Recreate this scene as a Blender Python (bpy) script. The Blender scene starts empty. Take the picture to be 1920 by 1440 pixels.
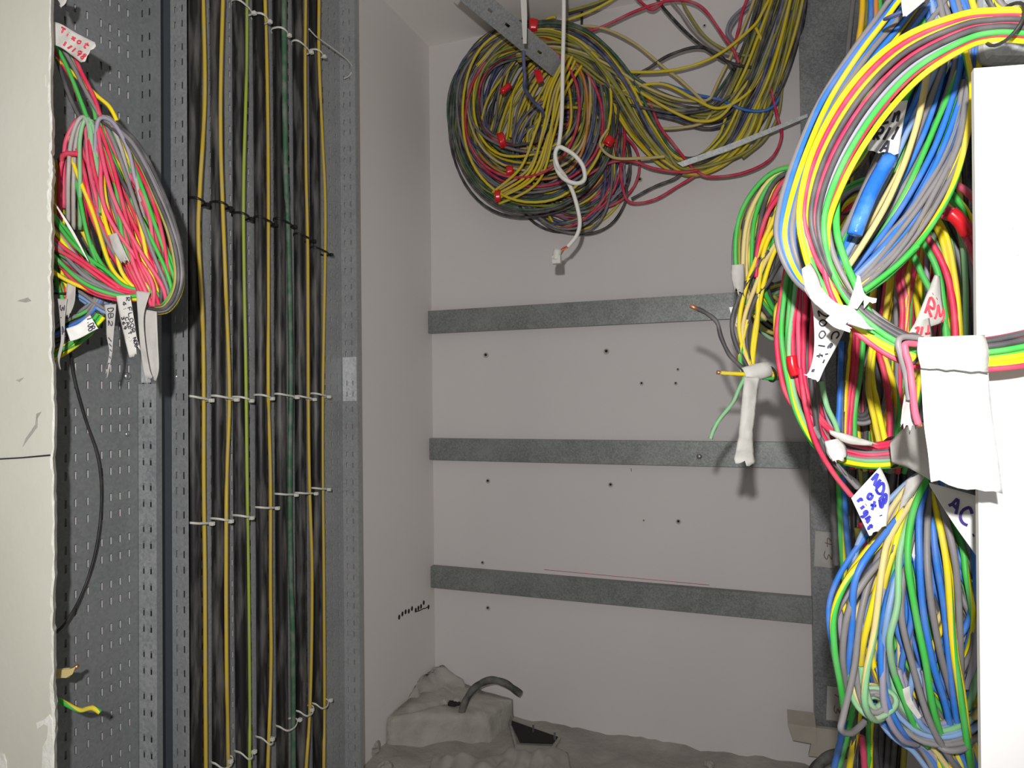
import bpy, math, random
from mathutils import Vector, Matrix, noise
R = math.radians
SC = bpy.context.scene
COL = SC.collection
# ------------------------------------------------------------------ camera, light, exposure
YAW, PITCH, ROLL, FPX, DEPTH = 20.3, 1.0, -0.7, 1280.0, 2.0
ROT = (Matrix.Rotation(R(YAW), 3, 'Z') @ Matrix.Rotation(R(90 + PITCH), 3, 'X') @ Matrix.Rotation(R(ROLL), 3, 'Z'))
def ray(px, py): return ROT @ Vector(((px - 960) / FPX, -(py - 720) / FPX, -1.0))
CAM = Vector((0, 0, 0.86)) - ray(811, 745) * DEPTH
CAM.z = 0.86 - (ray(811, 745) * DEPTH).z
cd = bpy.data.cameras.new('camera'); co = bpy.data.objects.new('camera', cd); COL.objects.link(co)
cd.sensor_width = 36; cd.lens = 24; cd.clip_start = 0.02
co.matrix_world = Matrix.Translation(CAM) @ ROT.to_4x4()
SC.camera = co
vs = SC.view_settings
vs.view_transform = 'Standard'; vs.look = 'None'; vs.gamma = 1; vs.use_curve_mapping = False; vs.exposure = 0.0
w = bpy.data.worlds.new('room_light'); SC.world = w; w.use_nodes = True
w.node_tree.nodes['Background'].inputs[0].default_value = (1.0, 0.97, 0.92, 1)
w.node_tree.nodes['Background'].inputs[1].default_value = 0.30
# the camera's own flash, up and to the left of the lens
fl = bpy.data.lights.new('flash', 'SPOT'); fo = bpy.data.objects.new('flash', fl); COL.objects.link(fo)
fl.energy = 49; fl.spot_size = R(112); fl.spot_blend = 0.75; fl.shadow_soft_size = 0.012; fl.color = (1.0, 0.97, 0.955)
fo.matrix_world = Matrix.Translation(CAM + ROT @ Vector((-0.05, 0.12, 0.12))) @ ROT.to_4x4()

# ------------------------------------------------------------------ pixel helpers (build aid: a photo point at a real distance)
def on_x(px, py, x): r = ray(px, py); return CAM + r * ((x - CAM.x) / r.x)
def on_y(px, py, y): r = ray(px, py); return CAM + r * ((y - CAM.y) / r.y)
def on_z(px, py, z): r = ray(px, py); return CAM + r * ((z - CAM.z) / r.z)
FWD = ROT @ Vector((0, 0, -1))
def dep(p): return (p - CAM).dot(FWD)
def P(px, py, d):                       # d > 0: distance from the camera; d <= 0: that far in front of the back wall
    return CAM + ray(px, py) * d if d > 0 else on_y(px, py, d)

# ------------------------------------------------------------------ objects and properties
def prop(o, label=None, cat=None, group=None, kind=None):
    if label: o['label'] = label
    if cat: o['category'] = cat
    if group: o['group'] = group
    if kind: o['kind'] = kind
    return o
def empty(name, loc, label, cat, group=None):
    o = bpy.data.objects.new(name, None); COL.objects.link(o); o.location = loc; o.empty_display_size = .02
    return prop(o, label, cat, group)
def mesh(name, verts, faces, mats, parent=None, smooth=False, mi=None):
    me = bpy.data.meshes.new(name)
    off = Vector(parent.location) if parent else Vector((0, 0, 0))
    me.from_pydata([tuple(Vector(v) - off) for v in verts], [], faces)
    for m in (mats if isinstance(mats, (list, tuple)) else [mats]): me.materials.append(m)
    if smooth: me.polygons.foreach_set('use_smooth', [True] * len(me.polygons))
    if mi: me.polygons.foreach_set('material_index', mi)
    me.update()
    o = bpy.data.objects.new(name, me); COL.objects.link(o)
    if parent: o.parent = parent
    return o
def sub(name, verts, faces, mats, parent, smooth=False, mi=None, base=None):   # child of a child: parents sit at base
    me_o = mesh(name, [Vector(v) - base for v in verts], faces, mats, None, smooth, mi); me_o.parent = parent; return me_o
def solid(o, t, off=0.0):
    m = o.modifiers.new('thickness', 'SOLIDIFY'); m.thickness = t; m.offset = off; return o
def bevel(o, wd=.002, n=2):
    m = o.modifiers.new('bevel', 'BEVEL'); m.width = wd; m.segments = n; m.limit_method = 'ANGLE'; return o

# ------------------------------------------------------------------ materials
def mat(name, c, rough=.5, metal=0.0, c2=None, scale=30, lo=.35, hi=.65, bump=0.0, bscale=None, spec=.5, stretch=None):
    m = bpy.data.materials.new(name); m.use_nodes = True
    nt = m.node_tree; b = nt.nodes['Principled BSDF']
    b.inputs['Roughness'].default_value = rough; b.inputs['Metallic'].default_value = metal
    b.inputs['Specular IOR Level'].default_value = spec
    tc = nt.nodes.new('ShaderNodeTexCoord'); src = tc.outputs['Object']
    if stretch:
        mp = nt.nodes.new('ShaderNodeMapping'); mp.inputs['Scale'].default_value = stretch
        nt.links.new(src, mp.inputs[0]); src = mp.outputs[0]
    if c2:
        n = nt.nodes.new('ShaderNodeTexNoise'); n.inputs['Scale'].default_value = scale; n.inputs['Detail'].default_value = 5
        nt.links.new(src, n.inputs['Vector'])
        rp = nt.nodes.new('ShaderNodeValToRGB'); rp.color_ramp.elements[0].position = lo; rp.color_ramp.elements[1].position = hi
        rp.color_ramp.elements[0].color = (*c, 1); rp.color_ramp.elements[1].color = (*c2, 1)
        nt.links.new(n.outputs['Fac'], rp.inputs[0]); nt.links.new(rp.outputs[0], b.inputs['Base Color'])
    else: b.inputs['Base Color'].default_value = (*c, 1)
    if bump:
        n2 = nt.nodes.new('ShaderNodeTexNoise'); n2.inputs['Scale'].default_value = bscale or scale; n2.inputs['Detail'].default_value = 6
        nt.links.new(src, n2.inputs['Vector'])
        bp = nt.nodes.new('ShaderNodeBump'); bp.inputs['Strength'].default_value = bump; bp.inputs['Distance'].default_value = .004
        nt.links.new(n2.outputs['Fac'], bp.inputs['Height']); nt.links.new(bp.outputs[0], b.inputs['Normal'])
    return m
def spangle(name, c, c2, rough=.42, metal=.55, scale=140):         # hot-dip galvanised steel: crystalline patches
    m = mat(name, c, rough, metal, None)
    nt = m.node_tree; b = nt.nodes['Principled BSDF']; tc = nt.nodes.new('ShaderNodeTexCoord')
    v = nt.nodes.new('ShaderNodeTexVoronoi'); v.inputs['Scale'].default_value = scale; nt.links.new(tc.outputs['Object'], v.inputs['Vector'])
    n = nt.nodes.new('ShaderNodeTexNoise'); n.inputs['Scale'].default_value = 9; n.inputs['Detail'].default_value = 8; nt.links.new(tc.outputs['Object'], n.inputs['Vector'])
    sx = nt.nodes.new('ShaderNodeSeparateColor'); nt.links.new(v.outputs['Color'], sx.inputs[0])
    ad = nt.nodes.new('ShaderNodeMath'); ad.operation = 'MULTIPLY_ADD'; ad.inputs[1].default_value = .45
    nt.links.new(sx.outputs[0], ad.inputs[0]); nt.links.new(n.outputs['Fac'], ad.inputs[2])
    rp = nt.nodes.new('ShaderNodeValToRGB'); rp.color_ramp.elements[0].position = .4; rp.color_ramp.elements[1].position = .95
    rp.color_ramp.elements[0].color = (*c, 1); rp.color_ramp.elements[1].color = (*c2, 1)
    nt.links.new(ad.outputs[0], rp.inputs[0]); nt.links.new(rp.outputs[0], b.inputs['Base Color'])
    return m
def wmat(name, c, dust=.25):                                        # PVC insulation with patches of site dust
    g = (.34, .32, .31)
    d = tuple(a * (1 - dust) + b * dust for a, b in zip(c, g))
    return mat(name, c, .5, 0, d, 38, .42, .70, .05, 90, .35)
M = {
 'ceil': mat('bounce_lit_ceiling', (.80, .77, .74), .8),  # ambient bounce put into a paler ceiling tone
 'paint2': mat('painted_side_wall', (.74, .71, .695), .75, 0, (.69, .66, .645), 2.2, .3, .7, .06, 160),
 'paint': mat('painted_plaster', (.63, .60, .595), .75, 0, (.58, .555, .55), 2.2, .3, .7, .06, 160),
 'beige': mat('beige_plaster', (.60, .59, .50), .8, 0, (.65, .64, .56), 5, .3, .7, .12, 55),
 'gyp': mat('torn_gypsum_paper', (.86, .86, .82), .9, 0, (.72, .72, .62), 60, .3, .7, .5, 120),
 'white': mat('white_board', (.82, .82, .815), .6, 0, (.80, .80, .80), 3),
 'boardedge': mat('board_edge', (.80, .78, .72), .8),
 'conc': mat('concrete', (.36, .34, .30), .95, 0, (.27, .255, .23), 14, .3, .7, .8, 60),
 'conc2': mat('mortar', (.42, .405, .37), .95, 0, (.33, .315, .28), 22, .3, .7, .6, 90),
 'tray': spangle('galvanised_tray', (.155, .168, .172), (.20, .213, .217), .55, .1, 260),
 'rail': spangle('galvanised_rail', (.14, .152, .148), (.25, .268, .264), .45, .3, 300),
 'trunk': spangle('galvanised_trunking', (.15, .16, .165), (.27, .285, .29), .38, .35, 300),
 'bright': spangle('bright_zinc', (.44, .47, .48), (.66, .69, .70), .4, .2, 220),
 'tray2': spangle('wide_tray_steel', (.24, .255, .258), (.32, .335, .338), .5, .1, 260),
 'gap_shade': mat('tray_gap_shade', (.045, .055, .068), .5),  # shade of the gap between the trays as a dark colour
 'mid': spangle('dull_zinc', (.26, .275, .285), (.40, .415, .425), .42, .25, 260),  # lightened for the flash gleam on the coupler strip
 'bolt': mat('bolt_steel', (.5, .5, .5), .3, .9),
 'cable': mat('black_sheath', (.009, .009, .009), .5, 0, (.15, .142, .135), 70, .46, .80, .2, 90, .4, (1, 1, .13)),
 'tie': mat('white_nylon', (.62, .62, .56), .45), 'btie': mat('black_nylon', (.01, .01, .01), .4),
 'tape': mat('masking_tape', (.62, .61, .57), .75, 0, (.55, .54, .50), 40, .3, .7, .25, 90),
 'tape2': mat('grey_dusty_tape', (.40, .385, .36), .8, 0, (.48, .465, .44), 30, .3, .7, .3, 80),
 'paper': mat('white_paper_tape', (.82, .82, .80), .7, 0, (.77, .77, .75), 20, .3, .7, .2, 60),
 'redtape': mat('red_tape', (.62, .012, .02), .25), 'bluetape': mat('blue_tape', (.02, .15, .62), .25, 0, (.10, .30, .75), 40, .5, .7, .4, 70),
 'ink': mat('black_ink', (.015, .014, .03), .6), 'bink': mat('blue_ink', (.01, .015, .42), .6), 'rink': mat('red_ink', (.55, .03, .06), .6),
 'pink': mat('purple_ink', (.05, .03, .22), .6), 'brown': mat('brown_ink', (.16, .09, .06), .7),
 'copper': mat('bare_copper', (.75, .33, .18), .35, .8), 'hole': mat('dark_hole', (.012, .011, .01), .9),
 'ribbed': mat('ribbed_sack', (.40, .385, .34), .9, 0, (.33, .32, .28), 18, .3, .7, .4, 40),
 'dusty': mat('dusty_hose', (.05, .05, .045), .8, 0, (.17, .165, .15), 30, .4, .7, .3, 60),
 'wood': mat('offcut_board', (.42, .39, .33), .85, 0, (.36, .33, .28), 20, .3, .7, .2, 40),
}
W = {
 'yellow': wmat('yellow_insulation', (.84, .66, .012)), 'lemon': wmat('lemon_insulation', (.86, .80, .01), .1),
 'red': wmat('red_insulation', (.70, .03, .09)), 'pink': wmat('pink_insulation', (.74, .09, .17)),
 'green': wmat('green_insulation', (.055, .47, .07)), 'lgreen': wmat('light_green_insulation', (.22, .50, .24), .5),
 'blue': wmat('blue_insulation', (.03, .18, .62)), 'lblue': wmat('dusty_blue_insulation', (.20, .34, .60), .4),
 'grey': wmat('grey_insulation', (.21, .20, .205)), 'dark': wmat('dark_grey_insulation', (.065, .062, .066)),
 'black': wmat('black_insulation', (.018, .018, .018), .1), 'lilac': wmat('lilac_grey_insulation', (.30, .28, .36)),
 'beige': wmat('beige_insulation', (.70, .56, .22)), 'orange': wmat('orange_insulation', (.72, .26, .03)),
 'olive': wmat('olive_insulation', (.36, .34, .05)), 'navy': wmat('navy_insulation', (.07, .085, .22)),
 'dusty': wmat('dust_covered_insulation', (.42, .38, .36), .6), 'white': wmat('white_insulation', (.74, .73, .68), .1),
 'dgreen': wmat('dark_green_insulation', (.05, .13, .07), .4), 'ochre': wmat('ochre_insulation', (.56, .40, .045)), 'lime': wmat('lime_insulation', (.33, .42, .05)), 'amber': wmat('amber_insulation', (.74, .45, .01)),
}
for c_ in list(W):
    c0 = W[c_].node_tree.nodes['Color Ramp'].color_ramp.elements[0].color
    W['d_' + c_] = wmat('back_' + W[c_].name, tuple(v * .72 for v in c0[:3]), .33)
STRIPE = {'d_yg': ('d_yellow', 'd_green'), 'yg': ('lemon', 'green'), 'gy': ('green', 'yellow'), 'lg': ('lgreen', 'beige')}
CNAME = {'ochre': 'dull yellow', 'lime': 'green and yellow', 'lemon': 'bright yellow', 'yg': 'yellow and green', 'gy': 'green and yellow', 'lgreen': 'pale green', 'lblue': 'pale blue',
 'lilac': 'lilac grey', 'dark': 'dark grey', 'olive': 'olive yellow', 'navy': 'dark blue', 'dusty': 'dust covered grey', 'lg': 'pale green and beige', 'dgreen': 'dark green'}

# ------------------------------------------------------------------ tubes, wires and bundles
def cr(pts, n, closed=False):           # Catmull-Rom through tuples of floats
    k = len(pts); out = []
    segs = k if closed else k - 1
    for i in range(n):
        t = i / (n if closed else n - 1) * segs
        s = min(int(t), segs - 1); f = t - s
        def g(j): return pts[j % k] if closed else pts[max(0, min(k - 1, j))]
        a, b, c, d = g(s - 1), g(s), g(s + 1), g(s + 2)
        out.append(tuple(.5 * (2 * q + (r - p) * f + (2 * p - 5 * q + 4 * r - u) * f * f + (3 * q - p - 3 * r + u) * f ** 3) for p, q, r, u in zip(a, b, c, d)))
    return out
def tube(name, pts, r, col, parent, sides=6, closed=False, radii=None, twist=0.0):
    n = len(pts); V = []; F = []; MI = []
    T = []
    for i in range(n):
        a = pts[(i - 1) % n] if (closed or i > 0) else pts[0]; b = pts[(i + 1) % n] if (closed or i < n - 1) else pts[-1]
        t = (b - a); T.append(t.normalized() if t.length > 1e-9 else Vector((0, 0, 1)))
    u = T[0].orthogonal().normalized()
    for i in range(n):
        u = (u - T[i] * u.dot(T[i])); u = u.normalized() if u.length > 1e-6 else T[i].orthogonal().normalized()
        v = T[i].cross(u); rr = radii[i] if radii else r
        for s in range(sides):
            an = 2 * math.pi * s / sides + twist * i / n
            V.append(pts[i] + (u * math.cos(an) + v * math.sin(an)) * rr)
    m = n if closed else n - 1
    for i in range(m):
        j = (i + 1) % n
        for s in range(sides):
            q = (s + 1) % sides
            F.append((i * sides + s, i * sides + q, j * sides + q, j * sides + s)); MI.append(0 if s < sides // 2 else 1)
    if not closed:
        F.append(tuple(range(sides - 1, -1, -1))); F.append(tuple(range((n - 1) * sides, n * sides))); MI += [0, 0]
    if isinstance(col, str):
        if col in STRIPE: ms = [W[c] for c in STRIPE[col]]
        else: ms = [W[col]]; MI = None
    else: ms = [col]; MI = None
    return mesh(name, V, F, ms, parent, True, MI)
def wlab(o, col):
    if isinstance(col, str):
        k_ = col[2:] if col[:2] == 'd_' else col; o['label'] = CNAME.get(k_, k_) + ' wire'
    return o
def wire(parent, pts, col, r, n=44, name='wire', wob=0.0, seed=0):  # one hand-traced wire
    q = cr([tuple(P(*p)) for p in pts], n)
    q = [Vector(a) + (noise.noise_vector(Vector(a) * 9 + Vector((seed, 0, 0))) * wob if wob else Vector((0, 0, 0))) for a in q]
    o = tube(name, q, r, col, parent, twist=5.0)
    return wlab(o, col) if parent else o
def bundle(parent, pts, cols, r, n=None, seed=1, flat=.7, wob=.22, twist=.6, M_=46, order=None, t0=0.0, tj=0.0, closed=False, front=0.0, name='wire'):
    """wires running together along a traced centre line; pts = (px, py, depth, half width in px)"""
    rnd = random.Random(seed)
    c = []
    for p in pts:
        q = P(*p[:3]); c.append((*q, p[3] * dep(q) / FPX))
    S = cr(c, M_, closed)
    C = [Vector(s[:3]) for s in S]; Wd = [max(s[3], .001) for s in S]
    fr = []
    for i in range(M_):
        a = C[(i - 1) % M_] if (closed or i) else C[0]; b = C[(i + 1) % M_] if (closed or i < M_ - 1) else C[-1]
        t = (b - a).normalized(); v = (C[i] - CAM).normalized(); lat = t.cross(v)
        lat = lat.normalized() if lat.length > 1e-5 else Vector((1, 0, 0))
        fr.append((lat, lat.cross(t).normalized()))
    items = order if order else [(rnd.choice(cols), None, None) for _ in range(n)]
    N = len(items); res = []
    for k, (col, u0, u1) in enumerate(items):
        if order:
            b0 = rnd.uniform(-.55, .55) - front
        else:
            rho = math.sqrt((k + .5) / N); ph = k * 2.39996 + rnd.uniform(-.3, .3)
        p1, p2, f1, f2 = (rnd.uniform(0, 6.28) for _ in range(4)); g1, g2 = rnd.uniform(.5, 1.6), rnd.uniform(.5, 1.6)
        if closed: g1, g2 = rnd.choice((1, 2)), rnd.choice((1, 2))
        s0 = int(rnd.uniform(0, tj) * M_); s1 = M_ - int(rnd.uniform(0, tj) * M_)
        line = []
        for i in range(s0, s1):
            t = i / (M_ - 1)
            if order:
                e = max(0, min(1, (t - (.40 if len(pts) < 14 else .44)) / .28)); a = u0 + (u1 - u0) * e * e * (3 - 2 * e); b = b0
            else:
                an = ph + (0 if closed else twist * t); a = rho * math.cos(an); b = rho * math.sin(an)
            a += wob * math.sin(6.28 * g1 * t + p1); b += wob * math.sin(6.28 * g2 * t + p2)
            lat, dp = fr[i]
            line.append(C[i] + lat * (a * Wd[i]) + dp * (b * Wd[i] * flat))
        o = tube(name, line, r, col, parent, closed=closed, twist=4 + k % 5)
        res.append(wlab(o, col))
    return res
def mixed(**kw):
    L = []
    for k, v in kw.items(): L += [k] * v
    return L

# ------------------------------------------------------------------ boxes and sheets
BF = [(0, 3, 2, 1), (4, 5, 6, 7), (0, 1, 5, 4), (1, 2, 6, 5), (2, 3, 7, 6), (3, 0, 4, 7)]
def boxv(a, b):
    (x0, y0, z0), (x1, y1, z1) = a, b
    return [(x0, y0, z0), (x1, y0, z0), (x1, y1, z0), (x0, y1, z0), (x0, y0, z1), (x1, y0, z1), (x1, y1, z1), (x0, y1, z1)]
def box(name, a, b, m, parent=None, bv=0):
    o = mesh(name, boxv(a, b), BF, m, parent)
    return bevel(o, bv) if bv else o
def obox(name, c, ax, ay, az, m, parent=None, bv=0):                # oriented box from centre and half axes
    V = [c + ax * sx + ay * sy + az * sz for sz in (-1, 1) for sx, sy in ((-1, -1), (1, -1), (1, 1), (-1, 1))]
    o = mesh(name, V, BF, m, parent)
    return bevel(o, bv) if bv else o
def plate(name, o, u, v, U, V_, hu, hv, m, parent, t=.0012):        # sheet with rows of punched slots
    us = sorted({0.0, U, *[x for h in hu for x in h]}); vs_ = sorted({0.0, V_, *[x for h in hv for x in h]})
    us = [x for x in us if 0 <= x <= U]; vs_ = [x for x in vs_ if 0 <= x <= V_]
    vv = [o + u * a + v * b for b in vs_ for a in us]; F = []
    for j in range(len(vs_) - 1):
        zm = (vs_[j] + vs_[j + 1]) / 2; inv = any(h[0] < zm < h[1] for h in hv)
        for i in range(len(us) - 1):
            um = (us[i] + us[i + 1]) / 2
            if inv and any(h[0] < um < h[1] for h in hu): continue
            q = j * len(us) + i; F.append((q, q + 1, q + len(us) + 1, q + len(us)))
    return solid(mesh(name, vv, F, m, parent), t)

# ------------------------------------------------------------------ handwriting and tape tags
G = {
 'A': [[(0, 0), (.5, 1), (1, 0)], [(.2, .4), (.8, .4)]], 'B': [[(0, 0), (0, 1), (.7, .95), (.75, .6), (.05, .52), (.9, .42), (.85, .05), (0, 0)]],
 'C': [[(.95, .85), (.5, 1), (.05, .6), (.1, .15), (.5, 0), (.95, .15)]], 'D': [[(0, 0), (0, 1), (.6, .95), (.95, .5), (.6, .05), (0, 0)]],
 'E': [[(.9, 1), (0, 1), (0, 0), (.9, 0)], [(0, .5), (.7, .5)]], 'F': [[(0, 0), (0, 1), (.9, 1)], [(0, .5), (.7, .5)]],
 'I': [[(.5, 0), (.5, 1)]], 'L': [[(0, 1), (0, 0), (.85, 0)]], 'M': [[(0, 0), (.1, 1), (.5, .35), (.9, 1), (1, 0)]], 'N': [[(0, 0), (0, 1), (.9, 0), (.9, 1)]],
 'O': [[(.5, 1), (.05, .7), (.1, .15), (.5, 0), (.95, .3), (.85, .85), (.5, 1)]], 'P': [[(0, 0), (0, 1), (.8, .95), (.85, .55), (0, .45)]],
 'R': [[(0, 0), (0, 1), (.8, .95), (.85, .55), (.05, .48), (.9, 0)]], 'S': [[(.9, .85), (.5, 1), (.1, .8), (.2, .55), (.8, .45), (.85, .15), (.5, 0), (.05, .12)]],
 'T': [[(0, 1), (1, 1)], [(.5, 1), (.5, 0)]], '0': [[(.5, .75), (.15, .5), (.15, .2), (.5, 0), (.85, .2), (.85, .5), (.5, .75)]],
 '1': [[(.3, 0), (.6, 1)]], '2': [[(.1, .75), (.45, 1), (.85, .75), (.6, .4), (.05, .02), (.95, .05)]], '3': [[(.1, .95), (.8, .9), (.35, .55), (.85, .35), (.5, 0), (.05, .1)]],
 '4': [[(.6, 0), (.7, 1), (.05, .35), (1, .35)]], '5': [[(.9, 1), (.2, 1), (.15, .55), (.75, .5), (.8, .1), (.1, 0)]], '6': [[(.8, 1), (.2, .5), (.2, .1), (.7, 0), (.8, .4), (.2, .4)]],
 '8': [[(.5, .5), (.15, .75), (.5, 1), (.85, .75), (.5, .5), (.1, .2), (.5, 0), (.9, .2), (.5, .5)]], '9': [[(.8, .6), (.3, .5), (.2, .85), (.7, 1), (.85, .6), (.5, 0)]],
 'g': [[(.8, .65), (.3, .65), (.2, .3), (.6, .2), (.8, .6), (.75, -.2), (.3, -.3)]], 'h': [[(.1, 0), (.25, 1)], [(.15, .4), (.6, .6), (.75, 0)]],
 'i': [[(.45, 0), (.5, .6)], [(.52, .85), (.55, .92)]], 'r': [[(.2, 0), (.25, .6), (.8, .6)]], 't': [[(.4, 1), (.4, .05), (.8, 0)], [(.05, .6), (.85, .65)]],
 'o': [[(.5, .6), (.15, .35), (.4, 0), (.8, .2), (.7, .55), (.5, .6)]], 'x': [[(.1, .65), (.85, 0)], [(.8, .7), (.1, 0)]], 'n': [[(.1, 0), (.15, .6)], [(.15, .4), (.6, .6), (.7, 0)]],
 'f': [[(.8, 1), (.5, .95), (.4, 0)], [(.1, .5), (.8, .5)]], 'e': [[(.15, .35), (.8, .38), (.5, .65), (.15, .3), (.5, 0), (.85, .1)]], 'l': [[(.4, 0), (.5, 1)]],
 '.': [[(.3, .0), (.42, .1)]], ':': [[(.4, .1), (.5, .2)], [(.4, .6), (.5, .7)]], '/': [[(.1, 0), (.9, 1)]], '#': [[(.2, 0), (.5, .7)], [(.5, 0), (.8, .7)], [(.05, .25), (.9, .3)], [(.1, .5), (.95, .55)]],
 '-': [[(.1, .4), (.8, .45)]],
}
def scribe(parent, S, texts, m, wd, name='handwriting', lift=.0009):
    """S(u, v) -> point; texts = (string, (u, v) of the first letter's foot, advance (du, dv), up (du, dv))"""
    V = []; F = []
    for s, o, ad, up in texts:
        for k, ch in enumerate(s):
            if ch == ' ' or ch not in G: continue
            for pl in G[ch]:
                pl = cr(pl, max(2, 5 * (len(pl) - 1))) if len(pl) > 2 else pl
                pts = []
                for x, y in pl:
                    a = k + x * .74
                    pts.append(S(o[0] + ad[0] * a + up[0] * y, o[1] + ad[1] * a + up[1] * y))
                b0 = len(V)
                for i, p in enumerate(pts):
                    t = (pts[min(i + 1, len(pts) - 1)] - pts[max(i - 1, 0)]).normalized(); vw = (CAM - p).normalized()
                    nn = t.cross(vw).normalized() * wd / 2
                    V += [p + nn + vw * lift, p - nn + vw * lift]
                for i in range(len(pts) - 1): F.append((b0 + 2 * i, b0 + 2 * i + 1, b0 + 2 * i + 3, b0 + 2 * i + 2))
    return solid(mesh(name, V, F, m, parent), .0002)
def tag(label, left, right, m=None, texts=None, ink=None, wd=.0016, wrinkle=.0015, nu=9, nv=26, name='masking_tape_tag', cat='tape tag', jag=.012, bulge=.0, group=None, seed=0, curl=0, root=None):
    L = [tuple(P(*p)) for p in left]; Rr = [tuple(P(*p)) for p in right]
    LS = [Vector(a) for a in cr(L, nv)]; RS = [Vector(a) for a in cr(Rr, nv)]
    vw = (CAM - LS[0]).normalized()
    def S(u, v):
        v = max(0, min(1, v)); x = v * (nv - 1); i = min(int(x), nv - 2); f = x - i
        a = LS[i].lerp(LS[i + 1], f); b = RS[i].lerp(RS[i + 1], f); p = a.lerp(b, u)
        h = bulge * math.sin(math.pi * max(0, min(1, u))) + wrinkle * noise.noise(p * 55 + Vector((seed, 0, 0))) * 2 + wrinkle * .8 * noise.noise(p * 140)
        return p + vw * h
    part = root is not None
    root = root or empty(name, LS[0].lerp(RS[0], .5), label, cat, group)
    rnd = random.Random(seed); V = []
    for j in range(nv):
        for i in range(nu):
            v = j / (nv - 1); u = i / (nu - 1)
            p = S(u, v)
            if j == nv - 1: p += (LS[-1] - LS[-2]).normalized() * rnd.uniform(-1, 1) * jag * .5
            V.append(p)
    F = [(j * nu + i, j * nu + i + 1, (j + 1) * nu + i + 1, (j + 1) * nu + i) for j in range(nv - 1) for i in range(nu - 1)]
    solid(mesh('folded_band' if part else 'tape_strip', V, F, m or M['tape'], root, True), .0005)
    if texts: scribe(root, S, texts, ink or M['ink'], wd)
    return root
def wrap(parent, px, py, d, ang, length, rad, m, name='tape_wrap', sq=.8):   # tape wound round a bundle, axis at ang degrees in the view
    c = P(px, py, d); rt = ROT @ Vector((math.cos(R(ang)), math.sin(R(ang)), 0)); up = ROT @ Vector((-math.sin(R(ang)), math.cos(R(ang)), 0)); fw = FWD
    V = []; n = 18; k = 5
    for j in range(k):
        for i in range(n):
            a = 6.283 * i / n; q = c + rt * length * (j / (k - 1) - .5) + up * rad * math.cos(a) + fw * rad * sq * math.sin(a)
            V.append(q + noise.noise_vector(q * 80) * rad * .12)
    F = [(j * n + i, j * n + (i + 1) % n, (j + 1) * n + (i + 1) % n, (j + 1) * n + i) for j in range(k - 1) for i in range(n)]
    return solid(mesh(name, V, F, m, parent, True), .0006)
def tie_loop(parent, px, py, d, ang, rad, col='black', r=.0012, name='binding_wire', sq=1.0):
    c = P(px, py, d); up = ROT @ Vector((math.cos(R(ang)), math.sin(R(ang)), 0))
    ax = ROT @ Vector((-math.sin(R(ang)), math.cos(R(ang)), 0))
    pts = [c + up * rad * math.cos(a) + (FWD * .95 + ax * .25) * rad * sq * math.sin(a) for a in [6.283 * i / 22 for i in range(22)]]
    return tube(name, pts, r, col, parent, closed=True)

# ================================================================== the setting
ZT = on_y(803, 88, 0).z
print('ceiling', ZT, 'floor front', on_z(960, 1440, 0), 'cam', CAM)
def struct(o): o['kind'] = 'structure'; return o
struct(box('wall_back', (-.15, 0, -.3), (1.9, .12, ZT + .2), M['paint']))
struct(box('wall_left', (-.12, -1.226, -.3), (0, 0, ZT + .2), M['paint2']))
struct(box('ceiling', (-.12, -1.2, ZT), (1.9, .12, ZT + .12), M['ceil']))
struct(box('wall_right', (1.62, -1.2, -.3), (1.72, 0, ZT + .2), M['paint']))
# rough floor
V = []; F = []; nx, ny = 90, 60
for j in range(ny):
    for i in range(nx):
        x = -.02 + 1.66 * i / (nx - 1); y = -1.2 + 1.22 * j / (ny - 1)
        q = Vector((x, y, 0)); h = .012 * noise.noise(q * 9) + .006 * noise.noise(q * 30) + .003 * noise.noise(q * 80)
        e = max(0, 1 + y / .07); h += .012 * e * (.6 + noise.noise(Vector((x * 14, 3, 0))))     # debris swept against the wall
        V.append((x, y, h - .042 + .03 * max(0, 1 - x / .22)))
F = [(j * nx + i, j * nx + i + 1, (j + 1) * nx + i + 1, (j + 1) * nx + i) for j in range(ny - 1) for i in range(nx - 1)]
V += [(x, y, -.12) for x, y in ((-.02, -1.2), (1.64, -1.2), (1.64, .02), (-.02, .02))]
F.append((nx * ny + 3, nx * ny + 2, nx * ny + 1, nx * ny))
struct(mesh('floor', V, F, M['conc'], None, True))
# front partition, left of the opening: beige skim with a torn board edge
YF = -1.234
edge = [(97, -60), (96, 60), (95, 150), (97, 215), (98, 260), (96, 285), (100, 312), (97, 345), (95, 380), (98, 420), (97, 470), (95, 520), (98, 600), (97, 660), (101, 700),
        (102, 760), (100, 860), (101, 940), (103, 1040), (101, 1110), (99, 1170), (102, 1210), (101, 1290), (104, 1350), (102, 1400), (104, 1500)]
rnd = random.Random(4)
E = []
for k in range(len(edge) - 1):
    for s in range(5):
        f = s / 5; E.append((edge[k][0] * (1 - f) + edge[k + 1][0] * f + rnd.uniform(-1.3, 1.3), edge[k][1] * (1 - f) + edge[k + 1][1] * f))
E1 = [on_y(x, y, YF) for x, y in E]
E0 = [on_y(x - rnd.uniform(2.5, 6) - (3 if 300 < y < 420 else 0) - (3 if y > 1260 else 0), y, YF) for x, y in E]
xl = on_y(-900, 700, YF).x
n = len(E1); V = [(xl, YF, p.z) for p in E0] + list(E0) + list(E1) + [p + Vector((-.013, .0125, 0)) for p in E1] + [(xl, YF + .0125, p.z) for p in E0]
F = []; MI = []
for k in range(n - 1):
    for a, mi in ((0, 0), (1, 1), (2, 1), (3, 0)): F.append((a * n + k, a * n + k + 1, (a + 1) * n + k + 1, (a + 1) * n + k)); MI.append(mi)
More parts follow.
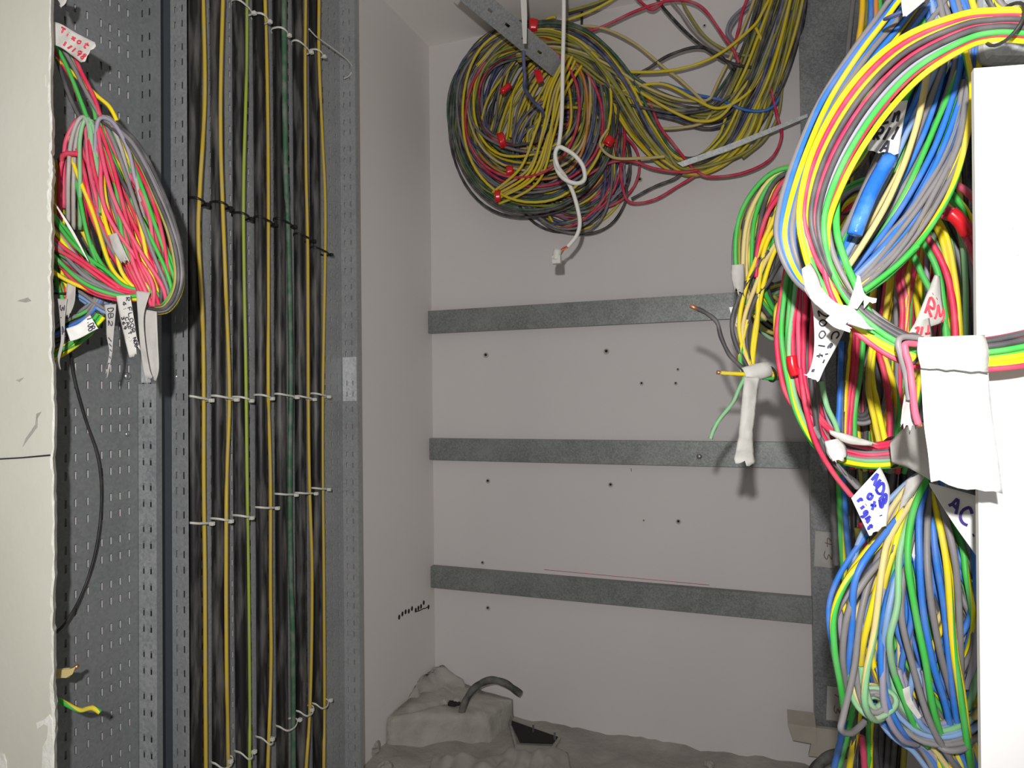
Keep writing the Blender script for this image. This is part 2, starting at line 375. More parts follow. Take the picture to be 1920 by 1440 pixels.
wf = struct(mesh('wall_front', V, F, [M['beige'], M['gyp']], None, False, MI))
def patch(name, pts, m, y=YF, t=.0012, parent=wf):
    c = [on_y(a, b, y - t) for a, b in pts]; k = len(c)
    o = mesh(name, c + [p + Vector((0, t * .9, 0)) for p in c], [tuple(range(k)), tuple(range(2 * k - 1, k - 1, -1))] + [(i, i + k, (i + 1) % k + k, (i + 1) % k) for i in range(k)], m)
    o.parent = parent; return o
patch('torn_paper_patch', [(92, 1340), (82, 1350), (68, 1355), (70, 1368), (82, 1358), (90, 1362), (88, 1385), (80, 1400), (78, 1450), (99, 1450), (99, 1400), (97, 1350)], M['gyp'])
patch('torn_paper_patch', [(0, 1412), (6, 1414), (11, 1428), (12, 1450), (-20, 1450), (-20, 1412)], M['gyp'])
patch('pencil_line', [(-20, 860.5), (40, 857), (93, 852), (93, 855), (40, 859.5), (-20, 863)], M['ink'])
for pts in ([(42, 838), (48, 822), (66, 796), (68, 776), (77, 772), (70, 784), (70, 800), (52, 824)], [(30, 713), (44, 708), (36, 716)], [(32, 564), (52, 558), (58, 564), (48, 567)],
            [(84, 140), (85, 150), (85, 162), (84, 160)]):
    patch('scuff_mark', pts, M['beige'] if pts[0][0] == 84 else M['conc2'], t=.0006)
# front partition, right of the opening: smooth white board
A = [on_y(x, y, YF) for x, y in ((1826, 128), (1840, 1470), (2620, 1470), (2620, 68))]
rt = struct(mesh('wall_front_panel', A + [p + Vector((0, .007, 0)) for p in A], [(0, 1, 2, 3), (7, 6, 5, 4), (0, 4, 5, 1), (1, 5, 6, 2), (2, 6, 7, 3), (3, 7, 4, 0)], [M['white'], M['boardedge']], None, False, [0, 0, 1, 0, 0, 1]))
rt.name = 'wall_front_right'
for pts in ([(1834, 225), (1842, 234), (1849, 250), (1856, 272)], [(1856, 283), (1862, 305)], [(1866, 318), (1873, 336)], [(1899, 425), (1906, 450), (1909, 480)], [(1897, 415), (1899, 430)]):
    q = cr(pts, 12); tube('pencil_mark', [on_y(x, y, YF - .0003) for x, y in q], .0003, M['tape2'], None, 4).parent = rt
# drilled holes and marks on the walls
wb = bpy.data.objects['wall_back']; wl = bpy.data.objects['wall_left']
def dot(name, c, nrm, r, m, parent, el=1.0, n=10):
    t = Vector((0, 0, 1)); s = t.cross(nrm).normalized()
    V = [c + nrm * .001 + s * r * math.cos(6.283 * i / n) + t * r * el * math.sin(6.283 * i / n) for i in range(n)]
    o = solid(mesh(name, V, [tuple(range(n))], m), .0006); o.parent = parent; return o
for x, y, r in ((911, 666, .006), (1137, 659, .006), (1203, 719, .004), (1267, 719, .0035), (1271, 693, .003), (915, 902, .005), (1145, 909, .005), (1272, 978, .005), (1207, 976, .002), (915, 1140, .005), (905, 1055, .004), (1200, 337, .005), (1321, 49, .0035)):
    c = on_y(x, y, 0); dot('plug_ring', c, Vector((0, -1, 0)), r * 1.35, M['conc2'], wb); dot('screw_hole', c + Vector((0, -.0008, .001)), Vector((0, -1, 0)), r * .65, M['hole'], wb)
for x, y in ((748, 1157), (754, 1151), (760, 1147), (766, 1146), (772, 1141), (779, 1144), (784, 1140), (789, 1137), (794, 1130), (803, 1138)):
    dot('drill_mark', on_x(x, y, 0), Vector((1, 0, 0)), .0052, M['hole'], wl, 1.25)
for a, b in (((779, 1147), (794, 1141)), ((794, 1141), (802, 1138))):
    tube('drill_mark', [on_x(*a, .0005), on_x((a[0] + b[0]) / 2, (a[1] + b[1]) / 2 + 1, .0005), on_x(*b, .0005)], .0014, M['hole'], None, 5).parent = wl
for a, b, m in (((890, 622), (935, 620), 'rink'), ((1020, 1068), (1330, 1097), 'rink'), ((1183, 878), (1184, 884), 'ink'), ((955, 613), (1010, 611), 'rink')):
    tube('marking_line', [on_y(*a, -.0003), on_y((a[0] + b[0]) / 2, (a[1] + b[1]) / 2, -.0003), on_y(*b, -.0003)], .0007, M[m], None, 4).parent = wb

# ================================================================== cable trays on the left wall
XB = .006
def slots_z(z0, z1, pitch=.0635, gap=.025, h=.0115, off=0.0):
    out = []; z = .01 + off
    while z < z1 - z0 - .04:
        out += [(z, z + h), (z + gap, z + gap + h)]; z += pitch
    return out
Z0, Z1 = -.02, ZT - .001
uz = Vector((0, 0, 1)); uy = Vector((0, 1, 0)); ux = Vector((1, 0, 0))
def cols_px(pxs, y0, x, wpx=2.0):
    return [(on_x(p - wpx, 745, x).y - y0, on_x(p + wpx, 745, x).y - y0) for p in pxs]
# narrow tray behind the left hank
yb1 = on_x(260, 745, XB).y; yb0 = max(yb1 - .285, -1.218); FH = .036
tb = empty('cable_tray', (XB, yb0, Z0), 'narrow perforated galvanised cable tray behind the pink and green wire hank', 'cable tray')
plate('tray_base', Vector((XB, yb0, Z0)), uy, uz, yb1 - yb0, Z1 - Z0, cols_px((122, 141, 164, 190, 207, 224, 241), yb0, XB, 2.3), slots_z(Z0, Z1), M['tray'], tb)
plate('side_flange', Vector((XB, yb1, Z0)), ux, uz, FH, Z1 - Z0, [(.0075, .0115), (.0225, .0265)], slots_z(Z0, Z1, off=.006), M['tray'], tb)
plate('flange_lip', Vector((XB + FH, yb1 - .0005, Z0)), uy, uz, .010, Z1 - Z0, [], [], M['tray'], tb)
zc = on_x(280, 720, XB + .02).z
plate('coupler_strip', Vector((XB + .002, yb1 - .0016, Z0 + .01)), ux, uz, FH - .001, zc - Z0 - .01, [(.0075, .012), (.022, .0265)], slots_z(0, zc - Z0), M['mid'], tb)  # flash gleam on the lower flange put into the lighter zinc
plate('coupler_strip', Vector((XB + .008, yb1 - .0016, zc + .002)), ux, uz, FH - .018, .12, [], [], M['bright'], tb)
def bolt(p, nrm, parent, r=.006, name='bolt'):
    s = nrm.orthogonal().normalized(); t = nrm.cross(s); V = []; n = 12
    for k, (h, q) in enumerate(((0, 1), (.35, .95), (.6, .6), (.7, .05))):
        V += [p + nrm * r * h + (s * math.cos(6.283 * i / n) + t * math.sin(6.283 * i / n)) * r * q for i in range(n)]
    F = [(k * n + i, k * n + (i + 1) % n, (k + 1) * n + (i + 1) % n, (k + 1) * n + i) for k in range(3) for i in range(n)]
    return mesh(name, V, F, M['bolt'], parent, True)
bolt(on_x(238, 705, XB + .001), ux, tb); bolt(on_x(238, 690, XB + .001) - uz * .1, ux, tb, .004)
# wide tray carrying the seven black cables
ya0 = on_x(322, 745, XB).y; ya1 = on_x(642, 745, XB).y
ta = empty('cable_tray', (XB, ya0, Z0), 'wide galvanised cable tray carrying seven thick black cables', 'cable tray')
hu = []; y = .012
while y < ya1 - ya0 - .01: hu.append((y, y + .0045)); y += .0235
plate('tray_base', Vector((XB, ya0, Z0)), uy, uz, ya1 - ya0, Z1 - Z0, hu, slots_z(Z0, Z1), M['tray2'], ta)
plate('side_flange', Vector((XB, ya0, Z0)), ux, uz, .034, Z1 - Z0, [(.008, .012), (.023, .027)], slots_z(Z0, Z1, off=.02), M['tray2'], ta)
plate('side_flange', Vector((XB, ya1, Z0)), ux, uz, .04, Z1 - Z0, [(.009, .0125), (.025, .0285)], slots_z(Z0, Z1, off=.014), M['tray2'], ta)
plate('flange_lip', Vector((XB + .04, ya1, Z0)), uy, uz, .012, Z1 - Z0, [], [], M['tray2'], ta)
zc = on_x(655, 752, XB + .02).z
plate('coupler_strip', Vector((XB + .003, ya1 - .0016, zc)), ux, uz, .036, .10, [(.009, .0125), (.025, .0285)], slots_z(0, .1), M['bright'], ta)
bolt(on_x(330, 706, XB + .004), (ROT @ Vector((0, 0, 1))).normalized(), ta, .004)

plate('gap_shade_strip', Vector((XB, yb1 + .003, Z0)), uy, uz, ya0 - yb1 - .005, Z1 - Z0, [], [], M['gap_shade'], ta)  # dark strip added for the shade between the two trays
# seven cables, seven earth wires and their ties
RC = .0108
c_px = [(364, 363, 363, 367), (405, 408, 409, 410), (447, 448, 449, 454), (484, 488, 490, 493), (521, 524, 526, 529), (557, 561, 563, 566), (588, 591, 593, 596)]
CY = (0, 450, 900, 1440)
w_px = [[(381, 0), (384, 180), (375, 350), (372, 450), (381, 640), (382, 900), (384, 1080), (385, 1300), (386, 1440)],
        [(418, 0), (414, 150), (414, 280), (418, 400), (424, 560), (430, 740), (425, 900), (424, 1090), (425, 1260), (428, 1440)],
        [(463, 0), (462, 140), (457, 330), (457, 470), (461, 700), (463, 880), (466, 1100), (468, 1300), (468, 1440)],
        [(497, 0), (501, 150), (503, 340), (503, 560), (503, 740), (507, 900), (507, 1100), (508, 1250), (502, 1440)],
        [(532, 0), (533, 150), (536, 330), (541, 460), (545, 700), (543, 900), (545, 1080), (549, 1200), (550, 1440)],
        [(573, 0), (572, 150), (574, 330), (577, 470), (578, 740), (580, 900), (585, 1080), (582, 1300), (574, 1440)],
        [(598, 0), (598, 110), (604, 250), (610, 400), (607, 620), (605, 760), (605, 900), (607, 1080), (608, 1300), (607, 1440)]]
w_col = ['ochre', 'ochre', 'lime', 'ochre', 'dgreen', 'ochre', 'ochre']
w_desc = ['dusty yellow', 'yellow', 'thin green and yellow', 'amber yellow', 'dark green', 'yellow', 'yellow']
ORD = ['first', 'second', 'third', 'fourth', 'fifth', 'sixth', 'seventh']
xc = XB + RC + .0006
def cable_at(k, py):                     # cable centre at a photo height
    px = cr([(a, b) for a, b in zip(c_px[k], CY)], 40); q = min(px, key=lambda t: abs(t[1] - py)); return on_x(q[0], py, xc)
def wire_at(k, px, py, rw):
    c = cable_at(k, py); x = xc + RC * .6
    for _ in range(4):
        p = on_x(px, py, x); dy = p.y - c.y; g = (RC + rw + .0004) ** 2 - dy * dy
        x = xc + math.sqrt(g) if g > 0 else xc
    return on_x(px, py, max(x, xc))
for k in range(7):
    p = [on_x(a, b, xc) for a, b in cr([(a, b) for a, b in zip(c_px[k], CY)], 24)]
    p = [Vector((xc, p[0].y, ZT - .002))] + p + [Vector((xc, p[-1].y, -.02))]
    o = tube('power_cable', p, RC, M['cable'], None, 18)
    prop(o, f'thick dusty black power cable, {ORD[k]} from the left on the wide tray', 'cable', 'thick black cables on the wide tray')
    rw = .0034 if k not in (2, 4) else (.003 if k == 2 else .005)
    q = [wire_at(k, a, b, rw) for a, b in cr(w_px[k], 60)]
    q = [Vector((q[0].x, q[0].y, ZT - .002))] + q + [Vector((q[-1].x, q[-1].y, -.02))]
    o = tube('earth_wire', q, rw, w_col[k], None, 8, twist=9)
    prop(o, f'{w_desc[k]} earth wire running down beside the {ORD[k]} black cable from the left', 'wire', 'earth wires along the black cables')
def cable_tie(k, py, black, where, sag=0.0):
    c = cable_at(k, py); wp = cr(w_px[k], 60); q = min(wp, key=lambda t: abs(t[1] - py)); wy = wire_at(k, q[0], py, .0036); xf = max(RC + .0012, wy.x - xc + .0046)
    a, b = c.y - RC - .0012, max(wy.y + .0045, c.y + RC); cy_ = (a + b) / 2; ry = (b - a) / 2
    colr = 'black' if black else 'white'
    root = empty('cable_tie', (xc, cy_, c.z), f'{colr} cable tie on the {ORD[k]} black cable, {where}', 'cable tie', f'{colr} cable ties {where}')
    V = []; F = []; n = 28; th = .0012; hh = .0019
    for i in range(n):
        an = 6.283 * i / n; ex = lambda t: math.copysign(abs(t) ** .75, t)
        for dr, dz in ((0, -hh), (0, hh), (th, hh), (th, -hh)):
            zz = c.z + dz + sag * max(0, math.cos(an)) ** 2 * -.012 - .004 * math.sin(an)
            V.append((xc + .0005 + ((xf if math.cos(an) > 0 else RC + .0004) + dr) * ex(math.cos(an)), cy_ + (ry + dr) * ex(math.sin(an)), zz))
    for i in range(n):
        j = (i + 1) % n
        for s in range(4): F.append((i * 4 + s, i * 4 + (s + 1) % 4, j * 4 + (s + 1) % 4, j * 4 + s))
    mt = M['btie'] if black else M['tie']
    mesh('strap', V, F, mt, root, True)
    hy = b - .001 if k % 2 == 0 or not sag else cy_ + .3 * ry
    box('locking_head', (xc + xf * .8, hy - .0035, c.z - .0072), (xc + xf * .8 + .008, hy + .0035, c.z - .0005), mt, root, .0012)
for k, y in enumerate((379, 386, 406, 413, 416, 444, 469)): cable_tie(k, y, True, 'in the row of black ties')
for k, y in enumerate((747, 746, 748, 744, 742, 746, 741)): cable_tie(k, y, False, 'in the level row at mid height')
for k, y in enumerate((982, 974, 968, 953, 928, 926, 917)): cable_tie(k, y, False, 'in the row below mid height')
for k, y in ((2, 10), (3, 36), (4, 62), (5, 85), (6, 102)): cable_tie(k, y, False, 'in the row at the top')
for k, y in ((1, 1428), (2, 1407), (3, 1380), (4, 1360), (5, 1332), (6, 1318)): cable_tie(k, y, False, 'in the sagging row near the floor', 1)
o = tube('string', [on_x(a, b, xx) for (a, b), xx in zip(cr([(579, 54), (592, 68), (606, 78), (640, 103), (656, 118), (661, 128), (655, 142), (645, 147)], 40), [.052 - .02 * i / 40 for i in range(40)])], .0014, M['tie'], None)
prop(o, 'thin pale string hanging loose at the top right of the wide tray', 'string')
for i, (a, b) in enumerate([((632, 124), (639, 116)), ((612, 170), (632, 176))]): pass

# ================================================================== steel rails and trunking on the back wall
def rail(yt, yb_, px0, px1, label, off=.024, zl=803, bolts=()):
    zt, zb = on_y(zl, yt, -off).z, on_y(zl, yb_, -off).z; x0, x1 = on_y(zl, 700, -off).x, on_y(px1, 700, -off).x
    root = empty('steel_rail', (x0, -off, zb), label, 'rail', 'galvanised rails on the back wall')
    t = .0015
    prof = [(-off, zt), (-.001, zt), (-.001, zt - t), (-off + t, zt - t), (-off + t, zb + t), (-.001, zb + t), (-.001, zb), (-off, zb)]
    n = len(prof); V = [(x, a, b) for x in (x0, x1) for a, b in prof]
    F = [(i, (i + 1) % n, n + (i + 1) % n, n + i) for i in range(n)] + [tuple(range(n - 1, -1, -1)), tuple(range(n, 2 * n))]
    mesh('channel', V, F, M['rail'], root)
    for bx, by in bolts: bolt(on_y(bx, by, -off), Vector((0, -1, 0)), root, .007)
    return root
rail(583, 625, 803, 1490, 'top galvanised steel rail on the back wall, below the big wire coil')
rail(822, 862, 805, 1521, 'middle galvanised steel rail on the back wall, behind the hanging tape tag', bolts=((1311, 856),))
rail(1062, 1101, 805, 1524, 'lowest galvanised steel rail on the back wall, above the floor rubble')
# vertical trunking at the right
xt0 = on_y(1519, 900, -.05).x; xt1 = on_y(1572, 900, -.05).x; xt2 = xt0 + .40
tr = empty('cable_trunking', (xt0, -.05, .05), 'tall galvanised steel trunking on the back wall behind the right hand wires', 'trunking')
zt0, zt1 = on_y(1525, 1358, -.05).z, ZT - .002
box('back_plate', (xt0, -.004, zt0), (xt2, -.001, zt1), M['trunk'], tr)
box('side_plate', (xt0, -.05, zt0), (xt0 + .002, -.004, zt1), M['trunk'], tr)
box('side_plate', (xt2 - .002, -.05, zt0), (xt2, -.004, zt1), M['trunk'], tr)
box('front_lip', (xt0, -.052, zt0), (xt1, -.05, zt1), M['trunk'], tr)
box('front_lip', (xt2 - .06, -.052, zt0), (xt2, -.05, zt1), M['trunk'], tr)
zcov = on_y(1560, 600, -.05).z
box('cover_plate', (xt0 - .006, -.056, zcov), (xt1 + .085, -.053, zt1), M['trunk'], tr)
for y0, y1, x0, x1, tx, wh in ((995, 1062, 1528, 1566, '43', 'upper'), (1286, 1350, 1551, 1580, '13', 'lower')):
    tag(f'dull tape label lettered {tx}, {wh} one on the front lip of the trunking', [(x0, y0, -.0535), (x0 - 2, y1, -.0535)], [(x1, y0 + 4, -.0535), (x1, y1 + 4, -.0535)], M['tape2'], [(tx, (.5, .2), (-.02, .32), (.4, .0))], M['brown'], .0018, .0003, name='tape_label', cat='tape label', jag=.003)
# loose board pieces at the foot of the trunking
a, b, c, d = on_y(1527, 1362, -.075), on_y(1610, 1372, -.075), on_y(1610, 1425, -.075), on_y(1516, 1415, -.075)
o = solid(mesh('board_offcut', [a, b, c, d], [(0, 1, 2, 3)], M['wood'], None), .012); prop(o, 'grey board offcut standing at the foot of the trunking', 'offcut')
a, b, c, d = [on_y(x, y, -.085) for x, y in ((1477, 1357), (1530, 1364), (1530, 1396), (1487, 1388))]
o = mesh('wooden_wedge', [a, b, c, d] + [p + Vector((0, .05, .012)) for p in (a, b, c, d)], BF[:0] + [(0, 1, 2, 3), (7, 6, 5, 4), (0, 4, 5, 1), (1, 5, 6, 2), (2, 6, 7, 3), (3, 7, 4, 0)], M['wood'], None)
prop(o, 'small pale wedge-shaped board piece left of the trunking foot', 'offcut')
o = wire(None, [(1690, 1440, 1.35), (1640, 1415, 1.4), (1590, 1412, 1.42), (1550, 1422, 1.42), (1525, 1450, 1.42), (1520, 1490, 1.42)], M['dusty'], .012, name='flexible_conduit')
prop(o, 'black flexible conduit curving over the floor at the foot of the trunking', 'conduit')

# ================================================================== rubble in the corner
def lump(name, foot, top, z0, z1, label, cat, m, amp=.006, nseg=14, fq=18, tilt=0.0):
    """rough block: foot and top outlines as (x, y) lists, same count"""
    V = []; n = len(foot) * nseg; rings = 9
    def res(o): 
        k = len(o); out = []
        for i in range(k):
            for s in range(nseg):
                f = s / nseg; a, b = o[i], o[(i + 1) % k]; out.append((a[0] * (1 - f) + b[0] * f, a[1] * (1 - f) + b[1] * f))
        return out
    f0, t0 = res(foot), res(top)
    for j in range(rings):
        g = j / (rings - 1)
        for (ax, ay), (bx, by) in zip(f0, t0):
            p = Vector((ax * (1 - g) + bx * g, ay * (1 - g) + by * g, z0 + (z1 - tilt * (ax * (1 - g) + bx * g) - z0) * g)); V.append(p + noise.noise_vector(p * fq) * amp)
    F = [(j * n + i, j * n + (i + 1) % n, (j + 1) * n + (i + 1) % n, (j + 1) * n + i) for j in range(rings - 1) for i in range(n)]
    ctr = sum((V[(rings - 1) * n + i] for i in range(n)), Vector()) / n
    b0 = len(V)
    for g in (.7, .4):
        for i in range(n):
            p = V[(rings - 1) * n + i].lerp(ctr, 1 - g); V.append(p + Vector((0, 0, noise.noise(p * 25) * amp * 1.5)))
    V.append(ctr); l = len(V) - 1
    for a in range(2):
        s0 = (rings - 1) * n if a == 0 else b0
        s1 = b0 if a == 0 else b0 + n
        F += [(s0 + i, s0 + (i + 1) % n, s1 + (i + 1) % n, s1 + i) for i in range(n)]
    F += [(b0 + n + i, b0 + n + (i + 1) % n, l) for i in range(n)]
    o = mesh(name, V, F, m, None, True); return prop(o, label, cat)
zl_ = .045
led = lump('concrete_ledge', [(.004, -.285), (.225, -.13), (.248, -.004), (.004, -.004)], [(.004, -.275), (.21, -.12), (.243, -.004), (.004, -.004)], -.06, zl_ + .008, 'low broken concrete ledge in the corner, with a hose stub on it', 'ledge', M['conc2'], .004, tilt=.15, fq=30)
lump('mortar_heap', [(.004, -.20), (.07, -.10), (.12, -.004), (.004, -.004)], [(.002, -.10), (.006, -.02), (.03, -.002), (.002, -.002)], zl_ - .012, zl_ + .035, 'rough mortar smeared into the corner on the concrete ledge', 'mortar', M['conc2'], .010, fq=40)
dp = on_z(850, 1322, zl_ - .008)
V = [dp + Vector((.020 * math.cos(t) * (1 + .3 * math.sin(3 * t)), .014 * math.sin(t), .004)) for t in [6.283 * k / 14 for k in range(14)]]
o = solid(mesh('broken_hole', V, [tuple(range(14))], M['hole']), .004); o.parent = led
o = wire(None, [(864, 1340, 1.80), (874, 1312, 1.80), (893, 1287, 1.80), (920, 1275, 1.80), (945, 1280, 1.80), (962, 1291, 1.80), (976, 1301, 1.80)], M['dusty'], .0095, name='hose_stub')
prop(o, 'short black hose stub arching out of the concrete ledge', 'hose')
def rock(px, py, z, r, label, m, seed, name='rubble_piece', cat='rubble', sq=.7):
    c = on_z(px, py, z); V = []; F = []; n, k = 12, 8
    for j in range(k + 1):
        for i in range(n):
            th = math.pi * j / k; ph = 6.283 * i / n
            d = Vector((math.sin(th) * math.cos(ph), math.sin(th) * math.sin(ph), math.cos(th) * sq))
            V.append(c + d * r * (1 + .45 * noise.noise(d * 1.8 + Vector((seed, 0, 0)))))
    F = [(j * n + i, j * n + (i + 1) % n, (j + 1) * n + (i + 1) % n, (j + 1) * n + i) for j in range(k) for i in range(n)]
    return prop(mesh(name, V, F, m, None), label, cat)
rock(833, 1316, zl_ + .002, .011, 'small pale rubble lump beside the hose stub, left one', M['conc2'], 1)
rock(857, 1312, zl_ + .0, .009, 'small rubble lump touching the foot of the hose stub', M['conc2'], 2)
rock(695, 1400, .0, .026, 'grey rubble lump at the foot of the wide tray', M['conc'], 3)
rock(722, 1438, -.01, .018, 'flat grey rubble lump in front of the concrete ledge', M['conc'], 4)
rock(1330, 1432, -.035, .012, 'small rubble crumb on the floor right of the floor box', M['conc'], 5)
# sunken metal floor box with torn edges
fb = empty('floor_box', on_z(1010, 1380, -.03), 'sunken dark steel box broken open in the floor rubble', 'floor box')
q = [on_z(x, y, -.031) for x, y in ((952, 1346), (1052, 1383), (1040, 1402), (965, 1398))]
qi = [p.lerp((q[0] + q[1] + q[2] + q[3]) / 4, .12) for p in q]
V = q + qi + [p - uz * .06 for p in qi] + [p - uz * .03 for p in q]
F = [(i, (i + 1) % 4, 4 + (i + 1) % 4, 4 + i) for i in range(4)] + [(4 + i, 4 + (i + 1) % 4, 8 + (i + 1) % 4, 8 + i) for i in range(4)] + [(12 + i, 12 + (i + 1) % 4, (i + 1) % 4, i) for i in range(4)] + [(8, 9, 10, 11)]
mesh('box_shell', V, F, M['conc'], fb)
p = [on_z(x, y, -.029) for x, y in ((955, 1350), (1046, 1382), (1036, 1394), (975, 1392))]
solid(mesh('dark_opening', p, [(0, 1, 2, 3)], M['hole'], fb), .002)
for x in (958, 1000, 1040):
    c = on_z(x, 1352 + (x - 955) * .36, -.022); box('upright_pin', c - Vector((.002, .002, .014)), c + Vector((.002, .002, .014)), M['bolt'], fb)
# ribbed sack in the foreground on the floor
V = []; nx, ny = 72, 22
for j in range(ny):
    for i in range(nx):
        u, v = i / (nx - 1), j / (ny - 1)
        px = 806 + 262 * u + 30 * (v - .3) * (u - .5); py = 1392 + 7 * math.sin(u * 6) + 4 * math.sin(u * 19) - 8 * (u - .5) ** 2 + v * 90
        q = on_z(px, py, .0); fold = math.sin((u * 7.5 + v * 1.1 + .3 * math.sin(u * 9)) * 6.283); ed = min(1, 5 * v, 6 * u, 6 * (1 - u))
        V.append(q + Vector((0, 0, -.034 + ed * (.028 + .0045 * fold + .012 * noise.noise(q * 14) + .004 * noise.noise(q * 45)))))
F = [(j * nx + i, j * nx + i + 1, (j + 1) * nx + i + 1, (j + 1) * nx + i) for j in range(ny - 1) for i in range(nx - 1)]
o = solid(mesh('crumpled_sack', V, F, M['ribbed'], None, True), .004, -1); prop(o, 'crumpled pale ribbed sack lying on the floor before the ledge', 'sack')

# ================================================================== the big coil on the back wall
def c7(x, y): return 780 + x / 2.88, y / 2.88
def c8(x, y): return 1080 + x / 2.88, y / 2.88
RW = .0039
coil = empty('wire_coil', on_y(1000, 215, -.05), 'large round coil of mixed wires hanging on the back wall, bound with red tape', 'wire coil')
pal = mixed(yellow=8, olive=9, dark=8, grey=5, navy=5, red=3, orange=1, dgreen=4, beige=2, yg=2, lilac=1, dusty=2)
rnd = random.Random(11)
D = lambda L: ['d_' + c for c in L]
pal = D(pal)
def loop(cx, cy, rx, ry, off, col, seed, r=RW, sq=2.2, wob=5, n=56, rot=0.0, doff=.012):
    g = random.Random(seed); ph = [g.uniform(0, 6.28) for _ in range(5)]; pts = []
    for i in range(n):
        a = 6.283 * i / n; c, s = math.cos(a), math.sin(a)
        x = math.copysign(abs(c) ** (2 / sq), c) * rx; y = math.copysign(abs(s) ** (2 / sq), s) * ry
        x, y = x * math.cos(rot) - y * math.sin(rot), x * math.sin(rot) + y * math.cos(rot)
        x += wob * (math.sin(2 * a + ph[0]) + .6 * math.sin(3 * a + ph[1])); y += wob * (math.sin(2 * a + ph[2]) + .6 * math.sin(3 * a + ph[3]))
        pts.append(on_y(cx + x, cy + y, -(off + doff * math.sin(a + ph[4]))))
    return wlab(tube('wire', pts, r, col, coil, closed=True, twist=6.283 * 3), col)
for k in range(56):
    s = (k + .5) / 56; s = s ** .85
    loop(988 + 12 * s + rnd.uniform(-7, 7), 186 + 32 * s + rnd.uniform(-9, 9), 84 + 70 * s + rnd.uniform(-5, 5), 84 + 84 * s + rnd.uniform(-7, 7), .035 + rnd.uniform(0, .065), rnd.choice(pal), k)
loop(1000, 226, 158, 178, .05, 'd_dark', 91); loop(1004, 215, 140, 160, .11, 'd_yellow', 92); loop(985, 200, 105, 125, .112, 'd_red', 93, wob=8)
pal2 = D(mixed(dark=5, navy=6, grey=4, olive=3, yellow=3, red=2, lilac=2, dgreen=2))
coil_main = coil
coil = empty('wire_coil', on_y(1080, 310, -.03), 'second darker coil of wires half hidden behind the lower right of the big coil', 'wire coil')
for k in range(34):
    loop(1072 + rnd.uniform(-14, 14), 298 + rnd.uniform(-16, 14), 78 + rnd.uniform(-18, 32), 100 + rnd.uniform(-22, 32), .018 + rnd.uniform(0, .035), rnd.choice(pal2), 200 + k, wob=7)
coil = coil_main
bundle(coil, [(925, 285, -.02, 30), (955, 190, -.02, 36), (1005, 110, -.02, 44), (1060, 70, -.03, 40)], D(mixed(yellow=3, dark=3, olive=3, grey=2)), RW, 16, 31, flat=.3)
bundle(coil, [(912, 255, -.02, 18), (918, 195, -.02, 20), (950, 130, -.02, 22), (1005, 92, -.02, 18)], D(mixed(navy=4, dark=3, olive=2, grey=2)), RW, 8, 34, flat=.3)
bundle(coil, [(975, 265, -.03, 26), (1000, 200, -.03, 30), (1045, 130, -.04, 30), (1085, 90, -.05, 25)], D(mixed(yellow=4, dark=2, red=1, grey=2)), RW, 9, 32, flat=.3)
bundle(coil, [(1075, 110, -.11, 22), (1042, 170, -.125, 22), (1022, 250, -.13, 24), (995, 330, -.12, 26), (930, 372, -.11, 14)], D(mixed(yellow=6, amber=1, beige=1)), RW, 7, 33, flat=.3)
for x, y, an, l, rr in ((1000, 48, -5, .022, .017), (941, 263, 15, .017, .02), (956, 321, 5, .018, .014), (933, 368, 0, .016, .016), (948, 166, 40, .03, .008), (1142, 265, 60, .02, .012)):
    o = wrap(coil, x, y, dep(on_y(x, y, -.115)), an, l, rr, M['redtape'], 'red_tape'); o['label'] = 'red tape'
V = [on_y(x, y, -.128) for x, y in ((1000, 130), (1014, 132), (1020, 152), (1008, 156))]
o = solid(mesh('red_tape', V, [(0, 1, 2, 3)], M['redtape'], coil), .001); o['label'] = 'red tape flag'

tang = empty('wire_tangle', on_y(1330, 200, -.05), 'loose tangle of dusty wires running from the big coil up to the top right', 'wire tangle')
pal3 = D(mixed(olive=8, yellow=3, dark=7, grey=5, dusty=2, beige=2, navy=2, red=1, dgreen=3))
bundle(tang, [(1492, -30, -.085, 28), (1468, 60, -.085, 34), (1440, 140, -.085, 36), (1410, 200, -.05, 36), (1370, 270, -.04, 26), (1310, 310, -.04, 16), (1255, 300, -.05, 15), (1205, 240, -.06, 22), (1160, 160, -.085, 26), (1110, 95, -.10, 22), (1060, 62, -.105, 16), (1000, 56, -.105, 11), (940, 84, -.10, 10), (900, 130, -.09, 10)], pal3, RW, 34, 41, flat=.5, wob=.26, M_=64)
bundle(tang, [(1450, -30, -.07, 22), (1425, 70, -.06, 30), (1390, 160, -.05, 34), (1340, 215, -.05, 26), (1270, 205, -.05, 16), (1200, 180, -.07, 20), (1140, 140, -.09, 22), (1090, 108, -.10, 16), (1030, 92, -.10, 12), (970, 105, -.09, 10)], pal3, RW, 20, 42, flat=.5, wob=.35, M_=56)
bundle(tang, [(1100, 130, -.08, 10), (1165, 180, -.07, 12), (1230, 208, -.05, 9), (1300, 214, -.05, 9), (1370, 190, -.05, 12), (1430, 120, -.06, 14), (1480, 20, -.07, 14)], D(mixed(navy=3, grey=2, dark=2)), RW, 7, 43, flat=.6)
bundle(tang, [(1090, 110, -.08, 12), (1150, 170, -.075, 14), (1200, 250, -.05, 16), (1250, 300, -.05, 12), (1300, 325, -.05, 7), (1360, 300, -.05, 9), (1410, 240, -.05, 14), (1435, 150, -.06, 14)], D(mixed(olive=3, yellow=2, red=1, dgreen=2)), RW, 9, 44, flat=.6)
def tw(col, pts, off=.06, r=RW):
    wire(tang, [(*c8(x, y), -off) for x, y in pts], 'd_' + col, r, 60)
tw('yellow', [(-40, 270), (40, 330), (140, 372), (350, 390), (560, 372), (760, 300), (950, 150), (1010, 60), (1060, -40)], .09)
